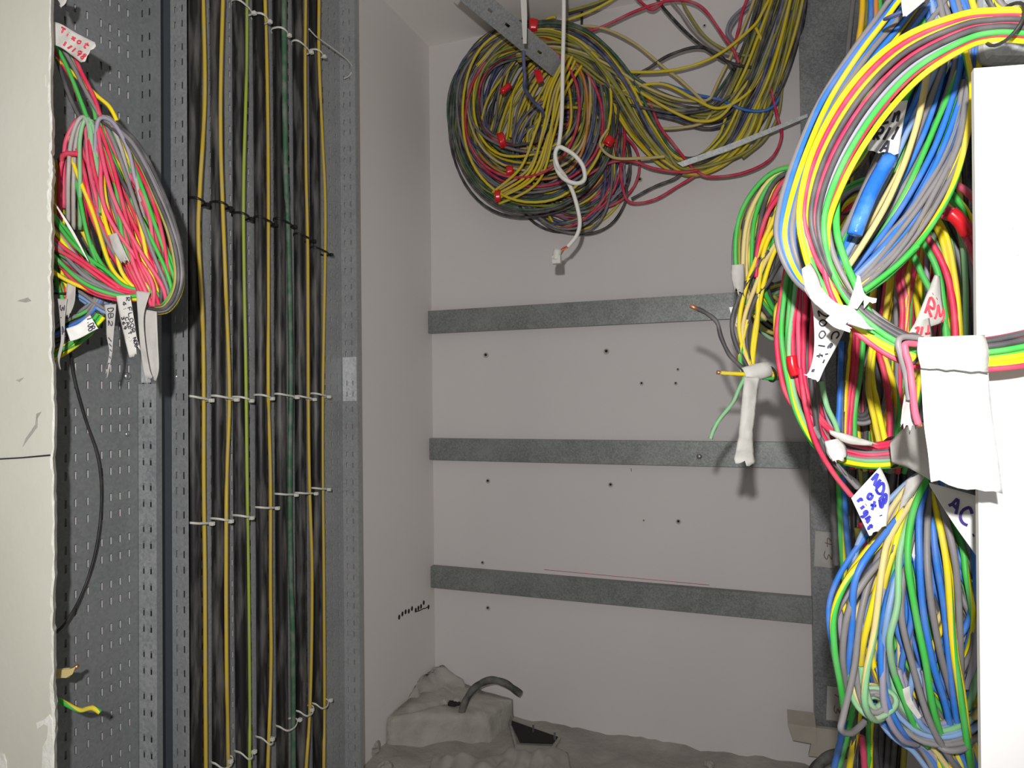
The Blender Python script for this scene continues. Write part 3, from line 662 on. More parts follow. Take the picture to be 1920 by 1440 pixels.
tw('beige', [(-60, 150), (60, 142), (180, 165), (330, 245), (480, 370), (560, 430), (700, 560)], .08)
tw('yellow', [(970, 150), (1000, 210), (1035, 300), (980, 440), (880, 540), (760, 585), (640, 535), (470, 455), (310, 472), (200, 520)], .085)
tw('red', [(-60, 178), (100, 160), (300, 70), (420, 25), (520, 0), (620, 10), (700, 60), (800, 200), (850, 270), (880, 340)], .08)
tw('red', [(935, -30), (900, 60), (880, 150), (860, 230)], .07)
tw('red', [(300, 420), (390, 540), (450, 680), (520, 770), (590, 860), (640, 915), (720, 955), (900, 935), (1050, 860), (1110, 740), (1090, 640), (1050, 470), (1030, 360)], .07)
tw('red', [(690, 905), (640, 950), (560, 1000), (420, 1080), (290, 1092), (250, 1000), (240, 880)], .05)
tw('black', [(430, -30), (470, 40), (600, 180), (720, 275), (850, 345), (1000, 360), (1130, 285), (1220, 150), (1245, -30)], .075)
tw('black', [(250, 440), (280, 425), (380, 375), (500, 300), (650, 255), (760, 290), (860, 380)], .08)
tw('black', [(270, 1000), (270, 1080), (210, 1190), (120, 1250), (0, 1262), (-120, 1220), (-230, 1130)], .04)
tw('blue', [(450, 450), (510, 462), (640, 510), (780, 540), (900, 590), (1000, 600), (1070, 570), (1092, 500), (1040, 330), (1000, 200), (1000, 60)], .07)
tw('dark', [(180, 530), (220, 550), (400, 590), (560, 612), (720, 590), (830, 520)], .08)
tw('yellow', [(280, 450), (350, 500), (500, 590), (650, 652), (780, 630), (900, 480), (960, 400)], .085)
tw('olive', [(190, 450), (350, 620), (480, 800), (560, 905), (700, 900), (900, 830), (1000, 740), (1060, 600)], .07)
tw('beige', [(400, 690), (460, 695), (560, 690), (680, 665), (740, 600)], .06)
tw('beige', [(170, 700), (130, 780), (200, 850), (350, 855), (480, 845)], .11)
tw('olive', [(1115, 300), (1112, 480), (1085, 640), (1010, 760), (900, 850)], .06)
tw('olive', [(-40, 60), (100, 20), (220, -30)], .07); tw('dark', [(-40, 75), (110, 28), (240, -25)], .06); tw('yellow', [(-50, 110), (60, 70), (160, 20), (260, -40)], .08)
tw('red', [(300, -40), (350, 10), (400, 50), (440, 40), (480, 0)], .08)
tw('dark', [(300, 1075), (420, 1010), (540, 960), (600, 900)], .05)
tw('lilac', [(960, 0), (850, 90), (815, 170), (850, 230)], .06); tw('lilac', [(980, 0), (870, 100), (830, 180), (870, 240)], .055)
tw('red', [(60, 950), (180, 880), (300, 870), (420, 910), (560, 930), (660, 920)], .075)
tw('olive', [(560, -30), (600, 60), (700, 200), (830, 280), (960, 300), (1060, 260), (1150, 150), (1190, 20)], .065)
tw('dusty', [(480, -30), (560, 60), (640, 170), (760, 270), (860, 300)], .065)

# strut, strap, hanging cord
a, b = P(862, -28, 1.53), P(1052, 132, 1.79)
st = empty('perforated_strut', a, 'perforated galvanised strut slanting down from the ceiling into the big wire coil', 'strut')
ax = (b - a); L = ax.length; ax.normalize(); vw = (a - CAM).normalized(); sd = ax.cross(vw).normalized(); up = sd.cross(ax).normalized()
if up.dot(vw) > 0: up = -up
hw = .024
plate('strut_web', a - sd * hw, sd, ax, hw * 2, L, [(.021, .027)], [(.03 + .06 * i, .045 + .06 * i) for i in range(int(L / .06) - 1)], M['mid'], st, .0016)
plate('strut_flange', a - sd * hw, -up, ax, .02, L, [], [], M['mid'], st, .0016); plate('strut_flange', a + sd * hw, -up, ax, .02, L, [], [], M['mid'], st, .0016)
r = [P(*p) for p in ((981, -20, 1.56), (983, 30, 1.57), (984, 82, 1.58))]
V = []
for p, hw in zip(r, (.007, .0065, .004)): V += [p - ROT @ Vector((hw, 0, 0)), p + ROT @ Vector((hw, 0, 0))]
o = solid(mesh('hanging_strap', V, [(0, 1, 3, 2), (2, 3, 5, 4)], M['tape']), .002); prop(o, 'white flat strap hanging from the ceiling in front of the strut', 'strap')
o = wire(None, [(982, 96, 1.60), (982, 116, 1.60), (984, 145, 1.6), (984, 165, 1.62), (1000, 190, 1.66), (1016, 206, 1.68), (1018, 218, 1.7)], 'navy', .0045); prop(o, 'short dark blue wire dangling below the white strap inside the coil', 'wire')
cord = empty('white_cord', P(1058, 0, 1.5), 'white cord hanging from the ceiling in front of the coil with a looped knot', 'cord')
tube('cord_run', [P(*p) for p in cr([(1057, -25, 1.5), (1057, 40, 1.5), (1055, 130, 1.5), (1053, 220, 1.5), (1048, 268, 1.5), (1042, 285, 1.495), (1041, 305, 1.49), (1048, 325, 1.49), (1062, 338, 1.48), (1082, 344, 1.48), (1096, 336, 1.48), (1093, 312, 1.475), (1078, 292, 1.475), (1060, 280, 1.47), (1047, 276, 1.47), (1041, 290, 1.475), (1046, 312, 1.48), (1060, 332, 1.5), (1074, 360, 1.51), (1084, 395, 1.52), (1087, 420, 1.52), (1081, 442, 1.52), (1064, 463, 1.52)], 120)], .0047, 'white', cord, 8)
for col, pts in (('red', [(1065, 461), (1056, 465), (1050, 470)]), ('orange', [(1065, 463), (1055, 470), (1050, 474)]), ('brownish', [(1064, 464), (1058, 467), (1051, 478)])):
    o = tube('core_wire', [P(x, y, 1.52) for x, y in cr(pts, 10)], .0016, W[col] if col in W else M['brown'], cord, 5)
wrap(cord, 1044, 478, 1.52, 80, .024, .009, M['tie'], 'connector_block')
box('connector_block', tuple(P(1040, 490, 1.52) - Vector((.006, .005, .006))), tuple(P(1050, 484, 1.52) + Vector((.003, .005, .006))), M['tie'], cord, .002)
o = solid(mesh('metal_strip', [on_y(x, y, -f) for x, y, f in ((1280, 313, .10), (1270, 306, .10), (1366, 283, .105), (1361, 273, .105), (1514, 220, .075), (1513, 214, .075))], [(0, 1, 3, 2), (2, 3, 5, 4)], M['bright']), .003)
prop(o, 'thin pale metal strip slanting from the tangle to the trunking', 'strip')
o = wire(None, [(1091, -20, -.02), (1091, 30, -.02), (1090, 66, -.02)], 'black', .0035); prop(o, 'short straight black wire hanging at the top, just right of the white cord', 'wire')

# ================================================================== left hank and its neighbours
hank = empty('wire_hank', P(215, 400, .88), 'long folded hank of pink, green and yellow wires hanging before the narrow tray', 'wire hank')
rl = .0027
lp = mixed(red=8, pink=2, green=4, yellow=4, grey=4, dark=4, yg=2, lgreen=1)
bundle(hank, [(190, 232, .88, 16), (212, 300, .875, 34), (240, 390, .87, 50), (272, 480, .87, 50), (296, 540, .875, 36), (300, 572, .88, 24)], lp, rl, 43, 51, flat=.5)
bundle(hank, [(150, 240, .89, 14), (165, 320, .885, 30), (195, 420, .885, 38), (232, 500, .885, 34), (262, 545, .885, 20)], mixed(red=5, yellow=5, green=4, grey=3, pink=2, yg=2), rl, 21, 52, flat=.5)
bundle(hank, [(70, 420, .87, 34), (125, 478, .865, 34), (170, 520, .86, 26), (220, 546, .865, 16), (262, 552, .87, 12)], mixed(red=6, green=3, yellow=3, grey=4, dusty=2, yg=2), rl, 21, 53, flat=.5)
bundle(hank, [(110, 300, .91, 14), (125, 400, .905, 20), (150, 480, .905, 22), (190, 530, .9, 15)], mixed(red=3, green=3, yellow=2, dark=3), rl, 7, 54, flat=.6)
bundle(hank, [(196, 226, .875, 5), (248, 268, .87, 8), (292, 350, .865, 9), (328, 450, .865, 9), (335, 530, .865, 9), (312, 576, .87, 8), (280, 580, .875, 5)], mixed(grey=3, dark=3, yellow=1, green=1, olive=1), rl, 9, 57, flat=.7)
for k, pts in enumerate(([(128, 330), (134, 262), (150, 222), (165, 232), (172, 300)], [(138, 340), (142, 270), (156, 220), (172, 238), (178, 320)], [(120, 300), (125, 260), (146, 224), (160, 240), (166, 310)], [(150, 340), (150, 260), (162, 222), (178, 250), (184, 330)],
                         [(180, 330), (180, 260), (188, 222), (205, 228), (228, 280)], [(186, 330), (184, 250), (196, 220), (220, 238), (246, 300)], [(178, 300), (181, 240), (190, 221), (214, 232), (240, 280)], [(112, 330), (122, 290), (140, 280), (152, 300)])):
    wire(hank, [(pts[0][0], pts[0][1] + 90, .895)] + [(x, y, .868 + .004 * (k % 3)) for x, y in pts] + [(pts[-1][0] + 14, pts[-1][1] + 60, .872), (pts[-1][0] + 26, pts[-1][1] + 120, .895)], ['dusty', 'dusty', 'pink', 'lgreen', 'dusty', 'dusty', 'lilac', 'red'][k], rl)
wire(hank, [(170, 226, .87), (172, 270, .868), (186, 330, .866), (192, 400, .864)], 'lgreen', .0045); wire(hank, [(115, 300, .87), (118, 292, .866), (128, 288, .864), (146, 289, .864)], 'red', .0035)
lead = empty('wire_leads', P(140, 150, .87), 'few coloured wires leading from the left wall edge down to the pink hank', 'wires')
for k, (col, pts) in enumerate((('green', [(90, 60), (118, 110), (140, 160), (160, 212), (170, 240)]), ('red', [(92, 70), (115, 115), (135, 150), (150, 190)]), ('lgreen', [(100, 50), (140, 120), (160, 165), (178, 200)]), ('red', [(120, 60), (150, 130), (175, 180), (188, 218)]),
                               ('yellow', [(95, 100), (120, 122), (150, 150), (180, 178), (205, 200), (219, 226)]), ('green', [(105, 60), (145, 140), (170, 185), (180, 225)]), ('grey', [(105, 70), (135, 120), (155, 160), (186, 215)]), ('dark', [(80, 50), (110, 120), (130, 180), (150, 222)]))):
    wire(lead, [(x, y, .87 + .006 * (k % 3)) for x, y in pts], col, rl)
sm = empty('wire_bunch', P(150, 580, .86), 'small lower bunch of blue, grey and green wires under the pink hank', 'wire bunch')
bundle(sm, [(60, 560, .90, 14), (110, 530, .895, 12), (150, 548, .89, 13), (195, 578, .89, 10), (212, 575, .89, 8)], mixed(grey=3, lblue=3, yellow=1, dark=2), rl, 9, 61, flat=.6)
bundle(sm, [(75, 640, .90, 16), (120, 622, .895, 18), (160, 600, .89, 18), (185, 570, .89, 12), (195, 545, .89, 8)], mixed(grey=3, green=2, blue=2, dark=3, lilac=1), rl, 11, 62, flat=.6)
bundle(sm, [(90, 670, .9, 10), (130, 645, .895, 9), (165, 620, .89, 10), (188, 590, .89, 8)], mixed(green=3, yg=2, dark=1), rl, 6, 63, flat=.6)
bundle(sm, [(104, 470, .89, 10), (114, 510, .885, 10), (122, 550, .88, 12), (124, 580, .88, 8)], mixed(red=3, green=2, yg=2, yellow=1), rl, 7, 64, flat=.6)
tie_loop(sm, 122, 548, .88, 5, .013, 'black')
o = wire(None, [(131, 640, .93), (137, 700, .945), (158, 780, .96), (184, 860, .975), (190, 940, .98), (180, 1030, .97), (155, 1110, .95), (125, 1165, .92), (95, 1195, .90)], 'black', .0019, 70, seed=2); prop(o, 'thin black wire bowing down across the narrow tray at the far left', 'wire')
stub = empty('cable_stub', P(120, 1262, .86), 'yellow taped wire stub poking out from behind the left wall edge', 'wire stub')
tube('insulation', [P(x, y, .86) for x, y in ((80, 1266), (110, 1263), (130, 1261))], .006, 'beige', stub, 8); tube('bare_end', [P(x, y, .86) for x, y in ((128, 1261), (138, 1254), (146, 1248))], .0025, M['copper'], stub, 6)
V = [P(x, y, .852) for x, y in ((108, 1256), (130, 1255), (142, 1250), (136, 1264), (124, 1271), (108, 1270))]; solid(mesh('tape_flag', V, [(0, 1, 2, 3, 4, 5)], W['beige'], stub), .001)
o = wire(None, [(85, 1306, .86), (112, 1314, .86), (135, 1326, .86), (152, 1332, .86), (166, 1328, .86), (176, 1328, .86), (188, 1336, .86)], 'gy', .0032); prop(o, 'short green and yellow wire end poking out low behind the left wall edge', 'wire')
# tape tags on the left
tag('white tape tag with red handwriting at the top left wall edge', [(88, 40, .84), (112, 44, .84), (145, 63, .84), (181, 81, .835)], [(80, 78, .84), (112, 88, .84), (135, 104, .84), (154, 119, .835)], M['tape'], [('Tixot', (.36, .34), (.006, .115), (-.24, .03)), ('1/198', (.86, .4), (.0, .115), (-.24, .03))], M['rink'], .0022, seed=1, jag=.006)
tag('scrap of white tape at the very top of the left wall edge', [(90, -20, .84), (100, -14, .84), (108, -6, .84)], [(128, -20, .84), (124, 4, .84), (114, 14, .84)], M['tape'], seed=2)
tag('blank white tape strip stuck across the middle of the pink hank', [(203, 441, .838), (212, 468, .838), (226, 493, .838)], [(219, 436, .838), (230, 462, .838), (242, 488, .838)], M['tape2'], seed=3, bulge=.002)
tag('dusty tape tag with faint writing hanging left of the FLOOR tag', [(195, 572, .86), (199, 595, .86), (200, 630, .86), (205, 662, .86), (196, 702, .865)], [(218, 570, .86), (216, 595, .86), (212, 640, .86), (210, 664, .86), (203, 703, .865)], M['tape2'], [('DB2 1111L', (.25, .1), (0, .095), (.5, 0))], M['ink'], .0011, seed=4)
tag('tape tag lettered FLOOR NDB hanging under the pink hank', [(218, 555, .85), (226, 600, .85), (235, 640, .85), (242, 668, .855)], [(244, 553, .85), (250, 590, .85), (256, 630, .85), (262, 650, .855)], M['tape'], [('R FLOOR NDB', (.66, .06), (.0, .078), (.27, .0)), ('4: CAFT.:', (.36, .12), (.0, .07), (.24, .0)), ('369', (.1, .3), (.0, .07), (.2, .0))], M['ink'], .0011, seed=5)
tag('long plain grey tape strip hanging right of the FLOOR tag', [(255, 545, .855), (258, 585, .852), (262, 640, .855), (268, 690, .86), (274, 716, .865)], [(282, 548, .855), (270, 590, .852), (272, 640, .855), (280, 690, .86), (286, 706, .865)], M['tape2'], seed=6)
tag('wider plain grey tape strip hanging at the right end under the hank', [(270, 580, .868), (272, 640, .87), (276, 690, .875), (284, 712, .88)], [(294, 584, .868), (296, 640, .87), (298, 690, .875), (292, 716, .88)], M['tape2'], seed=7)
tag('white tape tag lettered DB on the small lower bunch', [(124, 616, .845), (146, 608, .845), (167, 592, .845), (170, 593, .845)], [(132, 640, .845), (150, 634, .845), (172, 622, .845), (184, 616, .845)], M['paper'], [('1.DB', (.08, .58), (.22, .0), (.0, .26))], M['ink'], .0012, seed=8, jag=.004)
tag('twisted grey tape tag hanging at the left wall edge under the small bunch', [(108, 560, .85), (112, 595, .85), (114, 640, .85), (104, 680, .85), (108, 692, .85)], [(126, 560, .85), (122, 595, .85), (120, 640, .85), (112, 675, .85), (114, 692, .85)], M['tape2'], [('3.4', (.2, .1), (0, .12), (.6, 0))], M['ink'], .0012, seed=9)
tag('pale tape flap beside the red wires of the small lower bunch', [(126, 522, .855), (124, 560, .855), (124, 592, .855)], [(142, 530, .855), (140, 565, .855), (132, 588, .855)], M['tape2'], seed=10)
tag('white flat strip slanting across the wires at the left wall edge', [(101, 380, .845), (130, 430, .845), (164, 488, .845)], [(106, 384, .845), (137, 432, .845), (167, 491, .845)], M['paper'], seed=11, jag=.001)

# ================================================================== right hand wiring
rb = .0026
# blue hank
bh = empty('wire_hank', P(1700, 300, .58), 'big oval hank of blue, grey and green wires at the upper right', 'wire hank')
order = [(c, -1 + 2 * k / 11, -1 + 2 * k / 11) for k, c in enumerate(['grey', 'blue', 'yellow', 'blue', 'grey', 'blue', 'yellow', 'dark', 'blue', 'green', 'grey', 'beige'])]
left_l = [(1800, -260, .62, 34), (1764, -70, .60, 40), (1700, 35, .60, 46), (1640, 110, .595, 44), (1580, 200, .585, 44), (1535, 290, .575, 38), (1502, 390, .565, 36), (1494, 450, .56, 32), (1515, 510, .56, 26), (1560, 545, .565, 22)]
bundle(bh, left_l, None, rb, seed=71, order=order, flat=.35, wob=.06, M_=60)
bundle(bh, [(a, b, c + .02, d) for a, b, c, d in left_l], mixed(blue=4, grey=5, green=2, yellow=2, dark=4), rb, 20, 72, flat=.4, M_=56)
right_l = [(1555, 540, .58, 22), (1595, 495, .585, 40), (1655, 410, .59, 58), (1715, 300, .59, 66), (1760, 190, .59, 62), (1785, 90, .59, 58), (1765, 0, .595, 56), (1750, -70, .6, 50), (1780, -260, .62, 40)]
cols_r = ['grey', 'green', 'blue', 'blue', 'lblue', 'beige', 'grey', 'blue', 'grey', 'yg', 'blue', 'blue', 'lblue', 'blue', 'grey', 'yellow']
order = [(c, 1 - 2 * k / 15, 1 - 2 * ((k * 7) % 16 * .25 + k * .75) / 15) for k, c in enumerate(cols_r)]
bundle(bh, right_l, None, rb, seed=73, order=order, flat=.3, wob=.08, M_=60)
bundle(bh, [(a, b, c + .022, d) for a, b, c, d in right_l], mixed(blue=7, grey=5, lilac=2, green=2, lblue=3, dark=2), rb, 28, 74, flat=.4, M_=56)
bundle(bh, [(1560, 560, .585, 16), (1620, 520, .585, 28), (1680, 455, .585, 28), (1740, 370, .58, 20), (1795, 270, .58, 14), (1820, 150, .58, 10)], mixed(blue=4, green=1, grey=3), rb, 8, 75, flat=.5)
wire(bh, [(1545, 560, .555), (1590, 500, .55), (1650, 405, .55), (1690, 320, .555), (1720, 230, .56), (1740, 130, .565)], 'beige', rb)
wire(bh, [(1620, 545, .56), (1690, 490, .56), (1745, 425, .56), (1790, 340, .56), (1815, 240, .565), (1822, 160, .57), (1800, 60, .58)], 'gy', rb)
wire(bh, [(1600, 560, .565), (1660, 520, .565), (1720, 460, .56)], 'green', .003)
tube('blue_tape', [P(*p) for p in cr([(1602, 440, .552), (1618, 395, .55), (1640, 345, .55), (1668, 296, .552)], 20)], .0062, M['bluetape'], bh, 10)['label'] = 'glossy blue tape sleeve'
# front loop
fl_ = empty('wire_loop', P(1560, 350, .5), 'front loop of yellow, red and grey wires sweeping across the blue hank', 'wire loop')
path = [(2240, 130, .44, 24), (2120, 92, .45, 24), (2000, 60, .455, 24), (1920, 48, .455, 24), (1860, 48, .46, 24), (1800, 62, .465, 30), (1705, 112, .475, 40), (1628, 190, .48, 42), (1565, 292, .485, 38), (1532, 390, .485, 30), (1534, 460, .485, 28), (1556, 527, .48, 30), (1602, 590, .475, 29), (1680, 645, .465, 26), (1760, 668, .455, 26), (1855, 664, .445, 29), (1930, 652, .44, 32), (2000, 636, .44, 32), (2120, 600, .44, 32), (2240, 540, .44, 30)]
spec = [('lemon', -1.0, -.35), ('red', -.80, .98), ('lemon', -.58, -.58), ('dark', -.36, .82), ('red', -.12, .68), ('dark', .12, .5), ('lilac', .32, .32), ('green', .48, .1), ('red', .68, -1.0), ('lemon', .98, -.8), ('yg', -.9, -.12)]
bundle(fl_, path, None, .0022, seed=81, order=spec, flat=.30, wob=.05, M_=110)
bundle(fl_, [(a, b, c + .012, d * .8) for a, b, c, d in path], mixed(grey=3, dark=3, red=2, yg=2), .0022, 6, 82, flat=.3, M_=70)
wire(fl_, [(1575, 330, .5), (1568, 390, .495), (1570, 440, .49), (1585, 490, .485), (1602, 530, .48), (1625, 580, .478), (1660, 625, .475)], 'green', .0026)
tie_loop(fl_, 1884, 46, .455, 75, .0135, 'black', .0012)
tie_loop(fl_, 1706, 655, .462, 80, .0105, 'dark', .0012)
o = wire(fl_, [(1725, 634, .452), (1695, 632, .45), (1684, 642, .448), (1690, 670, .448), (1698, 700, .45), (1702, 725, .45), (1705, 750, .45)], 'grey', .0022); o = wire(fl_, [(1722, 646, .45), (1698, 645, .446), (1698, 660, .445), (1706, 690, .445), (1711, 730, .445), (1716, 775, .446), (1722, 795, .446)], 'pink', .0023)
tube('bare_end', [P(x, y, .446) for x, y in ((1721, 792), (1725, 800))], .0016, M['copper'], fl_, 6)
# middle left bunch with its hanging tag
mb = empty('wire_bunch', P(1420, 450, .95), 'drooping bunch of yellow, green and red wires in front of the top rail', 'wire bunch')
bundle(mb, [(1690, -60, 1.15, 8), (1680, 60, 1.1, 9), (1650, 220, 1.0, 10), (1590, 320, .96, 12), (1540, 326, .95, 13), (1490, 325, .95, 14), (1450, 350, .95, 26), (1420, 415, .95, 40), (1408, 490, .95, 36), (1410, 545, .955, 28), (1440, 590, .97, 20)], mixed(yellow=7, olive=4, green=2, dark=5, red=2, beige=2, grey=1, yg=2), .0033, 34, 91, flat=.6)
for col, pts in (('yellow', [(1500, 360), (1465, 385), (1437, 440), (1416, 490), (1398, 540), (1386, 600), (1390, 640), (1402, 672), (1411, 696)]), ('yellow', [(1478, 400), (1440, 450), (1424, 520), (1420, 600), (1413, 660), (1410, 695)]),
                 ('yellow', [(1490, 395), (1455, 465), (1435, 520), (1424, 570), (1412, 640), (1409, 692)]), ('beige', [(1480, 420), (1440, 480), (1415, 540), (1395, 600), (1394, 650), (1408, 694)]),
                 ('dark', [(1500, 450), (1468, 486), (1440, 530), (1419, 556), (1404, 597), (1400, 643), (1410, 697)]), ('dark', [(1440, 470), (1419, 500), (1388, 553), (1373, 602), (1379, 643), (1407, 697)]), ('red', [(1495, 345), (1460, 370), (1435, 410), (1420, 470), (1418, 520)]),
                 ('gy', [(1402, 600), (1392, 640), (1388, 680), (1400, 702)]), ('yellow', [(1485, 560), (1460, 570), (1454, 600), (1458, 650), (1472, 700), (1480, 740)]),
                 ('amber', [(1415, 704), (1445, 700), (1470, 692), (1490, 688)]), ('yellow', [(1415, 706), (1450, 704), (1475, 700), (1492, 697)]), ('green', [(1430, 708), (1455, 709), (1478, 703), (1492, 700)])):
    wire(mb, [(x, y, .915) for x, y in pts], col, .0032)
for col, pts in (('dark', [(1400, 698), (1386, 684), (1367, 664), (1352, 632), (1344, 604), (1325, 588), (1308, 579)]), ('yellow', [(1405, 702), (1385, 701), (1365, 700), (1350, 699)]), ('lgreen', [(1398, 706), (1386, 728), (1374, 755), (1350, 785), (1338, 806), (1332, 823)])):
    wire(mb, [(x, y, .91) for x, y in pts], col, .003)
for pts in ([(1309, 580), (1294, 573)], [(1352, 699), (1344, 698)]): tube('bare_end', [P(x, y, .91) for x, y in pts], .0028, M['copper'], mb, 6)
wrap(mb, 1418, 698, .91, 14, .036, .0105, M['tape'], 'tape_wrap'); tie_loop(mb, 1446, 702, .91, 100, .0095, 'black', .0016)
tag('long blank masking tape tag hanging before the middle rail', [(1396, 706, .90), (1392, 740, .897), (1386, 800, .895), (1381, 840, .897), (1375, 866, .90)], [(1424, 708, .90), (1420, 740, .897), (1414, 790, .895), (1412, 830, .897), (1416, 869, .90)], M['tape'], seed=21, bulge=.004, wrinkle=.003)
tag('grey tape band round the drooping yellow bunch', [(1371, 497, .905), (1371, 520, .905), (1377, 545, .905)], [(1395, 495, .90), (1396, 520, .90), (1394, 550, .905)], M['tape2'], seed=22, bulge=.004)
tag('torn white tape scrap behind the drooping yellow bunch', [(1367, 576, .97), (1371, 590, .97), (1377, 606, .97)], [(1394, 574, .97), (1391, 590, .97), (1388, 608, .97)], M['paper'], seed=23)
dk = empty('wire_bunch', P(1455, 580, 1.12), 'small dark coil of red and black wires behind the drooping yellow bunch', 'wire bunch')
bundle(dk, [(1400, 540, 1.1, 10), (1435, 545, 1.12, 20), (1465, 575, 1.12, 30), (1460, 615, 1.12, 25), (1430, 600, 1.12, 16), (1425, 560, 1.12, 10), (1480, 540, 1.1, 14)], mixed(dark=5, red=2, olive=2, black=3, lgreen=1), .0035, 16, 92, flat=.7)
# red and green bend
rg = empty('wire_bundle', P(1510, 680, .7), 'red, green and grey wire bundle bending down and right below the blue hank', 'wire bundle')
path = [(1508, 500, .70, 32), (1505, 560, .69, 36), (1500, 630, .685, 38), (1502, 700, .68, 33), (1518, 770, .68, 30), (1555, 828, .68, 26), (1610, 850, .68, 22), (1670, 850, .675, 22), (1740, 835, .675, 22)]
order = [(c, 1 - 2 * k / 11, 1 - 2 * q) for k, (c, q) in enumerate([('red', .25), ('yg', .92), ('green', 1.0), ('lgreen', .8), ('red', .15), ('pink', .5), ('red', .05), ('dark', .3), ('red', .62), ('grey', .4), ('grey', .7), ('lilac', .2)])]
order = [(c, -a, b) for c, a, b in order]
bundle(rg, path, None, .0027, seed=93, order=order, flat=.4, wob=.08, M_=60)
bundle(rg, [(a, b, c + .02, d) for a, b, c, d in path], mixed(red=5, grey=4, yellow=2, green=1, dark=2), .0027, 12, 94, flat=.4)
for col, pts in (('red', [(1500, 690), (1510, 760), (1530, 830), (1558, 880), (1580, 910), (1597, 930)]), ('dark', [(1520, 700), (1528, 770), (1540, 830), (1575, 880), (1605, 905), (1614, 922)]), ('lgreen', [(1540, 715), (1550, 760), (1568, 800), (1572, 830), (1565, 860)]), ('grey', [(1525, 800), (1560, 860), (1590, 895), (1608, 915)])):
    wire(rg, [(x, y, .66) for x, y in pts], col, .0027)
for pts in ([(1597, 929), (1606, 940)], [(1613, 920), (1620, 927)]): tube('bare_end', [P(x, y, .66) for x, y in pts], .0016, M['copper'], rg, 6)
tube('red_tape', [P(*p) for p in cr([(1484, 668, .665), (1486, 685, .664), (1492, 703, .664)], 10)], .0052, M['redtape'], rg, 10)
tie_loop(rg, 1672, 848, .675, 80, .0145, 'black', .0015)
# arching bundle behind the blue hank
ab = empty('wire_bundle', P(1800, 450, .7), 'arched bundle of grey, red and green wires passing behind the blue hank', 'wire bundle')
path = [(1560, 420, .74, 20), (1590, 382, .73, 24), (1650, 358, .72, 28), (1720, 370, .715, 36), (1775, 430, .71, 46), (1795, 520, .71, 46), (1800, 620, .71, 42), (1795, 720, .72, 34)]
bundle(ab, path, mixed(grey=4, lilac=3, red=3, green=2, yellow=2, dark=2, lgreen=1), .0029, 26, 95, flat=.5, M_=60)
wire(ab, [(1690, 420, .66), (1722, 500, .66), (1752, 560, .66), (1775, 620, .66), (1780, 680, .66)], 'green', .003); wire(ab, [(1730, 430, .67), (1770, 500, .665), (1788, 580, .66), (1792, 660, .66)], 'red', .0032); wire(ab, [(1715, 430, .67), (1755, 500, .66), (1770, 580, .66), (1776, 680, .66)], 'green', .003)
wire(ab, [(1765, 345, .66), (1800, 380, .66), (1825, 420, .66), (1840, 470, .67)], 'yg', .003); wire(ab, [(1760, 335, .67), (1800, 350, .665), (1830, 380, .665), (1850, 420, .67)], 'pink', .0035)
bundle(ab, [(1755, 395, .66, 10), (1790, 410, .655, 13), (1822, 450, .655, 13), (1845, 500, .67, 12)], mixed(pink=3, red=1), .003, 4, 96)
tube('red_tape', [P(*p) for p in cr([(1782, 398, .64), (1800, 415, .638), (1815, 438, .64)], 10)], .0065, M['redtape'], ab, 10)
tie_loop(ab, 1596, 380, .70, 60, .014, 'black', .0014)
# upright wires in the middle
vb = empty('wire_bundle', P(1650, 700, .82), 'upright bundle of red, yellow, green and grey wires behind the front loop', 'wire bundle')
bundle(vb, [(1700, 380, .86, 60), (1690, 480, .84, 72), (1670, 600, .83, 78), (1655, 700, .83, 72), (1645, 800, .83, 58), (1640, 880, .84, 44)], mixed(red=6, yellow=6, green=4, grey=5, dark=5, yg=2, beige=2), .0032, 46, 97, flat=.45, wob=.16)
for col, pts in (('yellow', [(1705, 460), (1700, 560), (1700, 640)]), ('red', [(1700, 490), (1685, 520), (1692, 580), (1688, 650)]), ('pink', [(1698, 488), (1690, 520), (1700, 560), (1698, 650)]), ('yellow', [(1670, 515), (1662, 580), (1655, 640)]), ('lemon', [(1640, 640), (1634, 700), (1645, 760), (1660, 828)]), ('yellow', [(1636, 640), (1628, 720), (1640, 790), (1648, 828)]),
                 ('red', [(1645, 650), (1660, 710), (1668, 770), (1668, 830)]), ('gy', [(1655, 660), (1675, 720), (1685, 780), (1680, 830)]), ('red', [(1608, 600), (1605, 680), (1596, 760), (1590, 850)]), ('red', [(1600, 610), (1598, 690), (1590, 760), (1584, 850)]), ('green', [(1620, 620), (1612, 700), (1602, 780), (1604, 860)]), ('blue', [(1578, 640), (1575, 740), (1572, 800), (1570, 860)]), ('dark', [(1590, 620), (1580, 720), (1580, 820)]), ('yellow', [(1595, 600), (1590, 660), (1584, 750), (1582, 850)])):
    wire(vb, [(x, y, .745) for x, y in pts], col, .0032)
bundle(vb, [(1602, 640, .80, 8), (1592, 745, .78, 9), (1605, 785, .775, 9), (1635, 780, .77, 10), (1655, 735, .775, 12), (1650, 640, .80, 12)], mixed(dark=3, grey=3), .003, 6, 98)
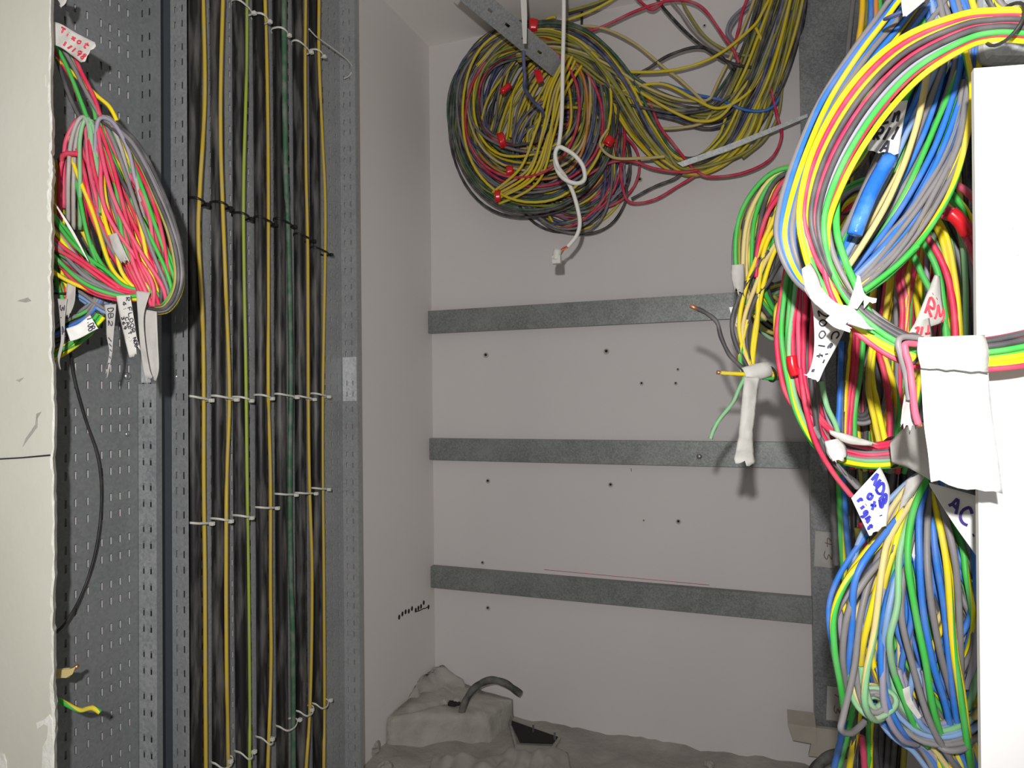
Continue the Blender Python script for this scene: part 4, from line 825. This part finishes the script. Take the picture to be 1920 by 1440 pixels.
# lower blue hank
lh = empty('wire_hank', P(1710, 1150, .62), 'lower fanned hank of blue, grey, yellow and green wires at the bottom right', 'wire hank')
lowp = mixed(grey=6, blue=6, lilac=2, yellow=3, green=2, lblue=3, dark=2, lgreen=1, beige=2)
bundle(lh, [(1760, 880, .66, 14), (1725, 935, .655, 34), (1705, 1040, .65, 85), (1700, 1140, .65, 118), (1705, 1230, .65, 112), (1735, 1320, .65, 84), (1775, 1390, .65, 50), (1810, 1470, .65, 40)], lowp, .0029, 44, 101, flat=.25, wob=.3, M_=60)
bundle(lh, [(1680, 1250, .64, 40), (1690, 1320, .635, 40), (1730, 1370, .63, 22), (1790, 1370, .63, 20), (1840, 1330, .64, 26), (1850, 1260, .65, 24)], mixed(grey=4, lilac=3, lblue=3, lgreen=1, yellow=1), .0029, 16, 102, flat=.5, wob=.3)
bundle(lh, [(1600, 1250, .63, 14), (1612, 1310, .625, 14), (1640, 1335, .62, 10), (1668, 1312, .625, 12), (1640, 1296, .63, 10), (1606, 1300, .635, 10)], mixed(grey=3, beige=3, lgreen=2, lblue=1), .0028, 8, 103, flat=.6, wob=.3)
S_ = [('gy', [(1745, 890), (1692, 968), (1640, 1030), (1590, 1085), (1564, 1150), (1565, 1220), (1577, 1290), (1583, 1335)]), ('grey', [(1740, 900), (1692, 1000), (1620, 1090), (1590, 1150), (1580, 1230), (1590, 1300)]), ('blue', [(1720, 930), (1660, 1000), (1606, 1080), (1597, 1180), (1588, 1280)]),
      ('grey', [(1700, 960), (1645, 1050), (1614, 1150), (1602, 1250), (1582, 1340), (1577, 1368), (1598, 1374), (1622, 1352)]), ('yellow', [(1738, 905), (1685, 970), (1662, 1040), (1640, 1120), (1620, 1200), (1612, 1260)]), ('lg', [(1735, 900), (1672, 1000), (1655, 1060), (1640, 1180), (1625, 1260), (1622, 1320), (1640, 1350), (1668, 1338)]),
      ('blue', [(1745, 915), (1715, 960), (1698, 1030), (1662, 1130), (1652, 1230), (1662, 1310), (1690, 1370), (1712, 1392)]), ('lblue', [(1720, 920), (1690, 1040), (1665, 1150), (1657, 1230), (1668, 1300)]), ('green', [(1742, 890), (1712, 960), (1702, 1045), (1715, 1140), (1735, 1240), (1750, 1330), (1772, 1402)]),
      ('grey', [(1740, 890), (1700, 1050), (1690, 1150), (1712, 1250), (1742, 1350), (1780, 1420), (1805, 1450)]), ('blue', [(1745, 885), (1725, 960), (1724, 1040), (1730, 1140), (1748, 1240), (1772, 1320), (1790, 1400)]), ('grey', [(1745, 900), (1738, 1000), (1742, 1100), (1762, 1220), (1792, 1330)]), ('blue', [(1745, 885), (1748, 960), (1754, 1040), (1770, 1140), (1780, 1240), (1792, 1340), (1810, 1430)]),
      ('gy', [(1745, 885), (1755, 950), (1775, 1060), (1786, 1200), (1800, 1300), (1815, 1400), (1822, 1450)]), ('grey', [(1745, 885), (1768, 955), (1792, 1060), (1800, 1200), (1802, 1290)]), ('yellow', [(1750, 890), (1780, 1010), (1790, 1100), (1788, 1200), (1804, 1300), (1817, 1400), (1822, 1460)]), ('yg', [(1750, 890), (1800, 1010), (1812, 1080), (1824, 1150), (1822, 1200), (1800, 1262)]), ('blue', [(1752, 890), (1818, 1010), (1830, 1080), (1828, 1150), (1810, 1230)]),
      ('green', [(1735, 895), (1680, 1050), (1670, 1180), (1674, 1250), (1695, 1310), (1715, 1360), (1740, 1400)]), ('lgreen', [(1770, 960), (1836, 1200), (1830, 1270), (1815, 1330)]), ('lilac', [(1765, 930), (1838, 1090), (1836, 1170), (1826, 1240), (1812, 1290)]), ('yellow', [(1742, 895), (1700, 950), (1672, 1040), (1655, 1110), (1648, 1180)]), ('beige', [(1820, 1350), (1835, 1335), (1845, 1320)]),
      ('lgreen', [(1738, 892), (1690, 1020), (1683, 1130), (1668, 1200), (1676, 1260), (1690, 1300)]), ('lilac', [(1730, 900), (1660, 1080), (1655, 1240), (1660, 1330), (1690, 1385), (1720, 1395)]), ('grey', [(1735, 1370), (1770, 1405), (1810, 1402), (1830, 1380)])]
for k, (col, pts) in enumerate(S_):
    wire(lh, [(x, y, .618 - .006 * (k % 3) + (.028 if i in (0, len(pts) - 1) else .010 if i in (1, len(pts) - 2) else 0)) for i, (x, y) in enumerate(pts)], col, .0031)
# risers behind
dv = empty('wire_riser', P(1680, 600, 1.3), 'added dark riser wires giving the trunking its shade behind the bright hanks', 'wires')  # wires added in dark colours to shade the trunking recess
bundle(dv, [(1690, -60, 1.45, 70), (1690, 200, 1.42, 85), (1695, 500, 1.40, 95), (1690, 760, 1.38, 90), (1670, 980, 1.36, 60), (1660, 1200, 1.34, 45), (1650, 1470, 1.32, 40)], mixed(dark=7, black=8, brownish=0, olive=2, red=1, dgreen=2, grey=1), .0058, 46, 111, flat=.35, wob=.2)

vr = empty('wire_riser', P(1590, 1150, 1.1), 'loose vertical wires running down to the floor between the trunking and the lower blue hank', 'wires')
for col, pts in (('yg', [(1570, 850), (1572, 920), (1577, 1020), (1588, 1110), (1606, 1200), (1620, 1270)]), ('blue', [(1578, 870), (1585, 980), (1597, 1080), (1612, 1180)]), ('yellow', [(1632, 1150), (1625, 1240), (1612, 1330), (1600, 1400), (1588, 1470)]), ('blue', [(1582, 1350), (1576, 1390), (1562, 1450)]), ('green', [(1608, 1300), (1590, 1370), (1572, 1440)]), ('dark', [(1640, 1000), (1620, 1150), (1605, 1300), (1600, 1450)]),
                 ('red', [(1614, 980), (1622, 1060), (1612, 1180), (1605, 1260)]), ('olive', [(1608, 990), (1615, 1050), (1620, 1120)]), ('green', [(1625, 1290), (1630, 1370), (1628, 1450)]), ('yg', [(1640, 1270), (1632, 1360), (1630, 1450)]), ('dark', [(1660, 1290), (1640, 1370), (1645, 1450)]), ('pink', [(1615, 1380), (1620, 1420), (1622, 1460)]), ('dark', [(1555, 850), (1562, 950), (1568, 1060)])):
    wire(vr, [(x, y, 1.1) for x, y in pts], col, .0055)
ur = empty('wire_riser', P(1640, 20, .95), 'short loose wires rising at the top beside the trunking, left of the blue hank', 'wires')
for col, pts in (('amber', [(1618, -30), (1616, 30), (1608, 90), (1600, 160)]), ('blue', [(1632, -30), (1632, 40), (1618, 110)]), ('orange', [(1642, -30), (1640, 60), (1625, 130)]), ('green', [(1648, -30), (1650, 20), (1655, 60)]), ('dark', [(1660, -30), (1655, 50), (1630, 130)])):
    wire(ur, [(x, y, .95) for x, y in pts], col, .004)
tr2 = empty('wire_riser', P(1860, 10, .5), 'yellow and grey wires at the top right corner above the front loop', 'wires')
for col, pts in (('lemon', [(1840, -30), (1856, 0), (1868, 14), (1900, 40)]), ('grey', [(1855, -30), (1872, 0), (1888, 16), (1930, 32)]), ('dark', [(1845, -30), (1858, 6), (1880, 28), (1930, 44)])):
    wire(tr2, [(x, y, .5) for x, y in pts], col, .0024)
bx = empty('junction_box', P(1900, 60, .56), 'galvanised steel junction box with rounded corner above the white board at top right', 'junction box')
c = P(1927, 28, .57); rtv = ROT @ Vector((1, 0, 0)); upv = ROT @ Vector((0, 1, 0))
obox('box_body', c, rtv * .039, upv * .041, FWD * .012, M['bright'], bx, .009)
obox('box_flange', c + FWD * .018, rtv * .042, upv * .044, FWD * .0025, M['trunk'], bx, .004)
# tags on the right
tag('white tape tag lettered 2 R11 A in black behind the front loop', [(1650, 196, .56), (1636, 240, .56), (1626, 284, .56)], [(1702, 188, .56), (1692, 240, .56), (1684, 290, .56)], M['paper'], [('2n', (.24, .42), (.36, -.02), (.03, -.27)), ('R11', (.12, .72), (.27, -.01), (.08, -.22)), ('A', (.4, .96), (.3, 0), (.1, -.24))], M['ink'], .0021, seed=31, jag=.003, wrinkle=.0006)
tag('white tape tag lettered 2001f hanging below the front loop', [(1520, 560, .50), (1526, 600, .505), (1526, 660, .51), (1516, 698, .51), (1506, 702, .508)], [(1575, 590, .50), (1590, 600, .505), (1568, 650, .51), (1546, 690, .51), (1535, 716, .51)], M['paper'], [('2001f #.', (.16, .15), (.0, .093), (.30, .0)), ('Cei-', (.62, .36), (-.01, .085), (.26, 0))], M['ink'], .0011, seed=32, jag=.004, wrinkle=.0008)
tag('crumpled white tape wound diagonally round the front loop', [(1508, 545, .468), (1530, 572, .462), (1570, 600, .458), (1622, 618, .455)], [(1510, 500, .468), (1560, 562, .458), (1600, 578, .455), (1630, 612, .455)], M['paper'], seed=33, wrinkle=.003, bulge=.003)
tag('small grey tape patch on the left shoulder of the front loop', [(1502, 505, .47), (1508, 535, .466), (1520, 562, .465)], [(1520, 493, .47), (1535, 520, .466), (1548, 570, .465)], M['tape2'], seed=34, bulge=.003)
tag('pointed white tape flap sticking out right of the front loop', [(1608, 516, .47), (1600, 545, .468), (1590, 575, .465)], [(1612, 518, .47), (1622, 552, .466), (1645, 560, .463)], M['paper'], seed=35)
tag('short white tape end projecting below the diagonal tape', [(1548, 600, .455), (1562, 612, .452), (1575, 618, .45)], [(1560, 588, .455), (1580, 598, .452), (1590, 605, .45)], M['paper'], seed=36, wrinkle=.0006)
flag_name = tag('large blank white tape flag folded over the front loop at the white board', [(1724, 636, .428), (1722, 660, .425), (1726, 690, .428), (1732, 790, .43), (1740, 850, .432), (1745, 902, .433)], [(1845, 630, .425), (1850, 660, .42), (1852, 690, .424), (1862, 790, .426), (1872, 860, .428), (1880, 926, .43)], M['paper'], seed=37, wrinkle=.0007, jag=.004).name
flag = bpy.data.objects[flag_name]
tag(None, [(1722, 633, .424), (1720, 660, .419), (1727, 691, .423)], [(1846, 628, .421), (1854, 660, .415), (1852, 697, .419)], M['tape'], seed=51, wrinkle=.0008, jag=.002, root=flag)
tag('translucent grey tape cone holding the red and green bend', [(1668, 830, .64), (1700, 800, .62), (1745, 790, .61)], [(1672, 868, .64), (1705, 878, .62), (1752, 905, .61)], M['tape'], seed=38, bulge=.006, wrinkle=.002)
tag('white tape tag lettered AC in purple under the large tape flag', [(1742, 905, .55), (1790, 918, .55), (1850, 935, .55)], [(1744, 912, .55), (1790, 985, .55), (1850, 1068, .55)], M['paper'], [('AC..', (.62, .40), (.05, .16), (-.42, .09))], M['pink'], .0024, seed=39, wrinkle=.0005, jag=.002)
tag('white card tag lettered NDB ox right in blue on the lower hank', [(1596, 934, .60), (1612, 968, .60), (1630, 1005, .60)], [(1650, 875, .60), (1668, 920, .60), (1662, 985, .60)], M['paper'], [('NDB.', (.66, .10), (.0, .2), (.21, -.0)), ('ox', (.38, .26), (.0, .19), (.22, 0)), ('right', (.10, .2), (.0, .14), (.19, 0))], M['bink'], .0024, seed=40, wrinkle=.0004, jag=.002)
tag('white tape tag with red lettering RM among the upright wires', [(1752, 515, .625), (1738, 550, .62), (1722, 590, .62), (1704, 630, .62)], [(1762, 518, .625), (1766, 560, .62), (1770, 600, .62), (1745, 612, .62)], M['tape'], [('RM', (.22, .62), (.42, .06), (.05, -.24)), ('..', (.3, .30), (.3, .05), (.03, -.1))], M['rink'], .0022, seed=41, bulge=.004, wrinkle=.0008)
tag('curled white tape end lettered SPLIT in red below the RM tag', [(1716, 605, .615), (1704, 625, .615), (1700, 645, .615)], [(1742, 596, .615), (1746, 620, .615), (1748, 645, .615)], M['tape'], [('TIL', (1.0, .28), (-.30, .02), (-.05, .3)), ('PS', (.62, .66), (-.32, .03), (-.05, .3))], M['rink'], .0022, seed=42, bulge=.003, wrinkle=.0006)
tag('white tape knot round the red and green bend at the lower left', [(1545, 828, .645), (1550, 850, .64), (1562, 866, .64)], [(1572, 822, .645), (1586, 838, .64), (1588, 856, .64)], M['paper'], seed=43, bulge=.006, wrinkle=.003)
tag('narrow white tape strip over the red and green bend', [(1555, 806, .65), (1590, 815, .645), (1640, 830, .645)], [(1557, 815, .65), (1590, 832, .645), (1638, 836, .645)], M['tape'], seed=44, bulge=.002)
tag('blank white tape corner hanging before the blue hank at the top edge', [(1688, -30, .53), (1690, 5, .53), (1693, 32, .53)], [(1750, -30, .53), (1740, -5, .53), (1697, 33, .53)], M['tape'], seed=45, wrinkle=.0006)
tie_loop(bh, 1695, 22, .55, 20, .014, 'navy', .0014)
tag('narrow white tape tag hanging inside the lower hank', [(1712, 960, .635), (1706, 1000, .635), (1700, 1042, .635)], [(1722, 962, .635), (1716, 1000, .635), (1716, 1044, .635)], M['paper'], seed=46, wrinkle=.0006)
tag('crumpled white tape strip low in the lower hank', [(1692, 1292, .615), (1700, 1320, .615), (1722, 1350, .615)], [(1706, 1286, .615), (1710, 1312, .615), (1730, 1346, .615)], M['tape'], seed=47)
tag('wide white sheet of paper tape behind the lower hank', [(1735, 1060, .70), (1740, 1160, .70), (1748, 1290, .70)], [(1850, 1060, .70), (1850, 1160, .70), (1845, 1270, .70)], M['paper'], seed=48, wrinkle=.001)
tag('dusty tape band round the neck of the lower hank', [(1700, 900, .625), (1690, 935, .622), (1684, 960, .625)], [(1742, 880, .625), (1730, 900, .62), (1716, 925, .625)], M['tape2'], seed=49, bulge=.004)
tag('grey tape strip hanging beside the pink wire end at the large flag', [(1697, 706, .452), (1698, 730, .452), (1692, 765, .455), (1688, 800, .458)], [(1706, 706, .452), (1708, 730, .452), (1706, 765, .455), (1718, 800, .458)], M['tape2'], seed=50)
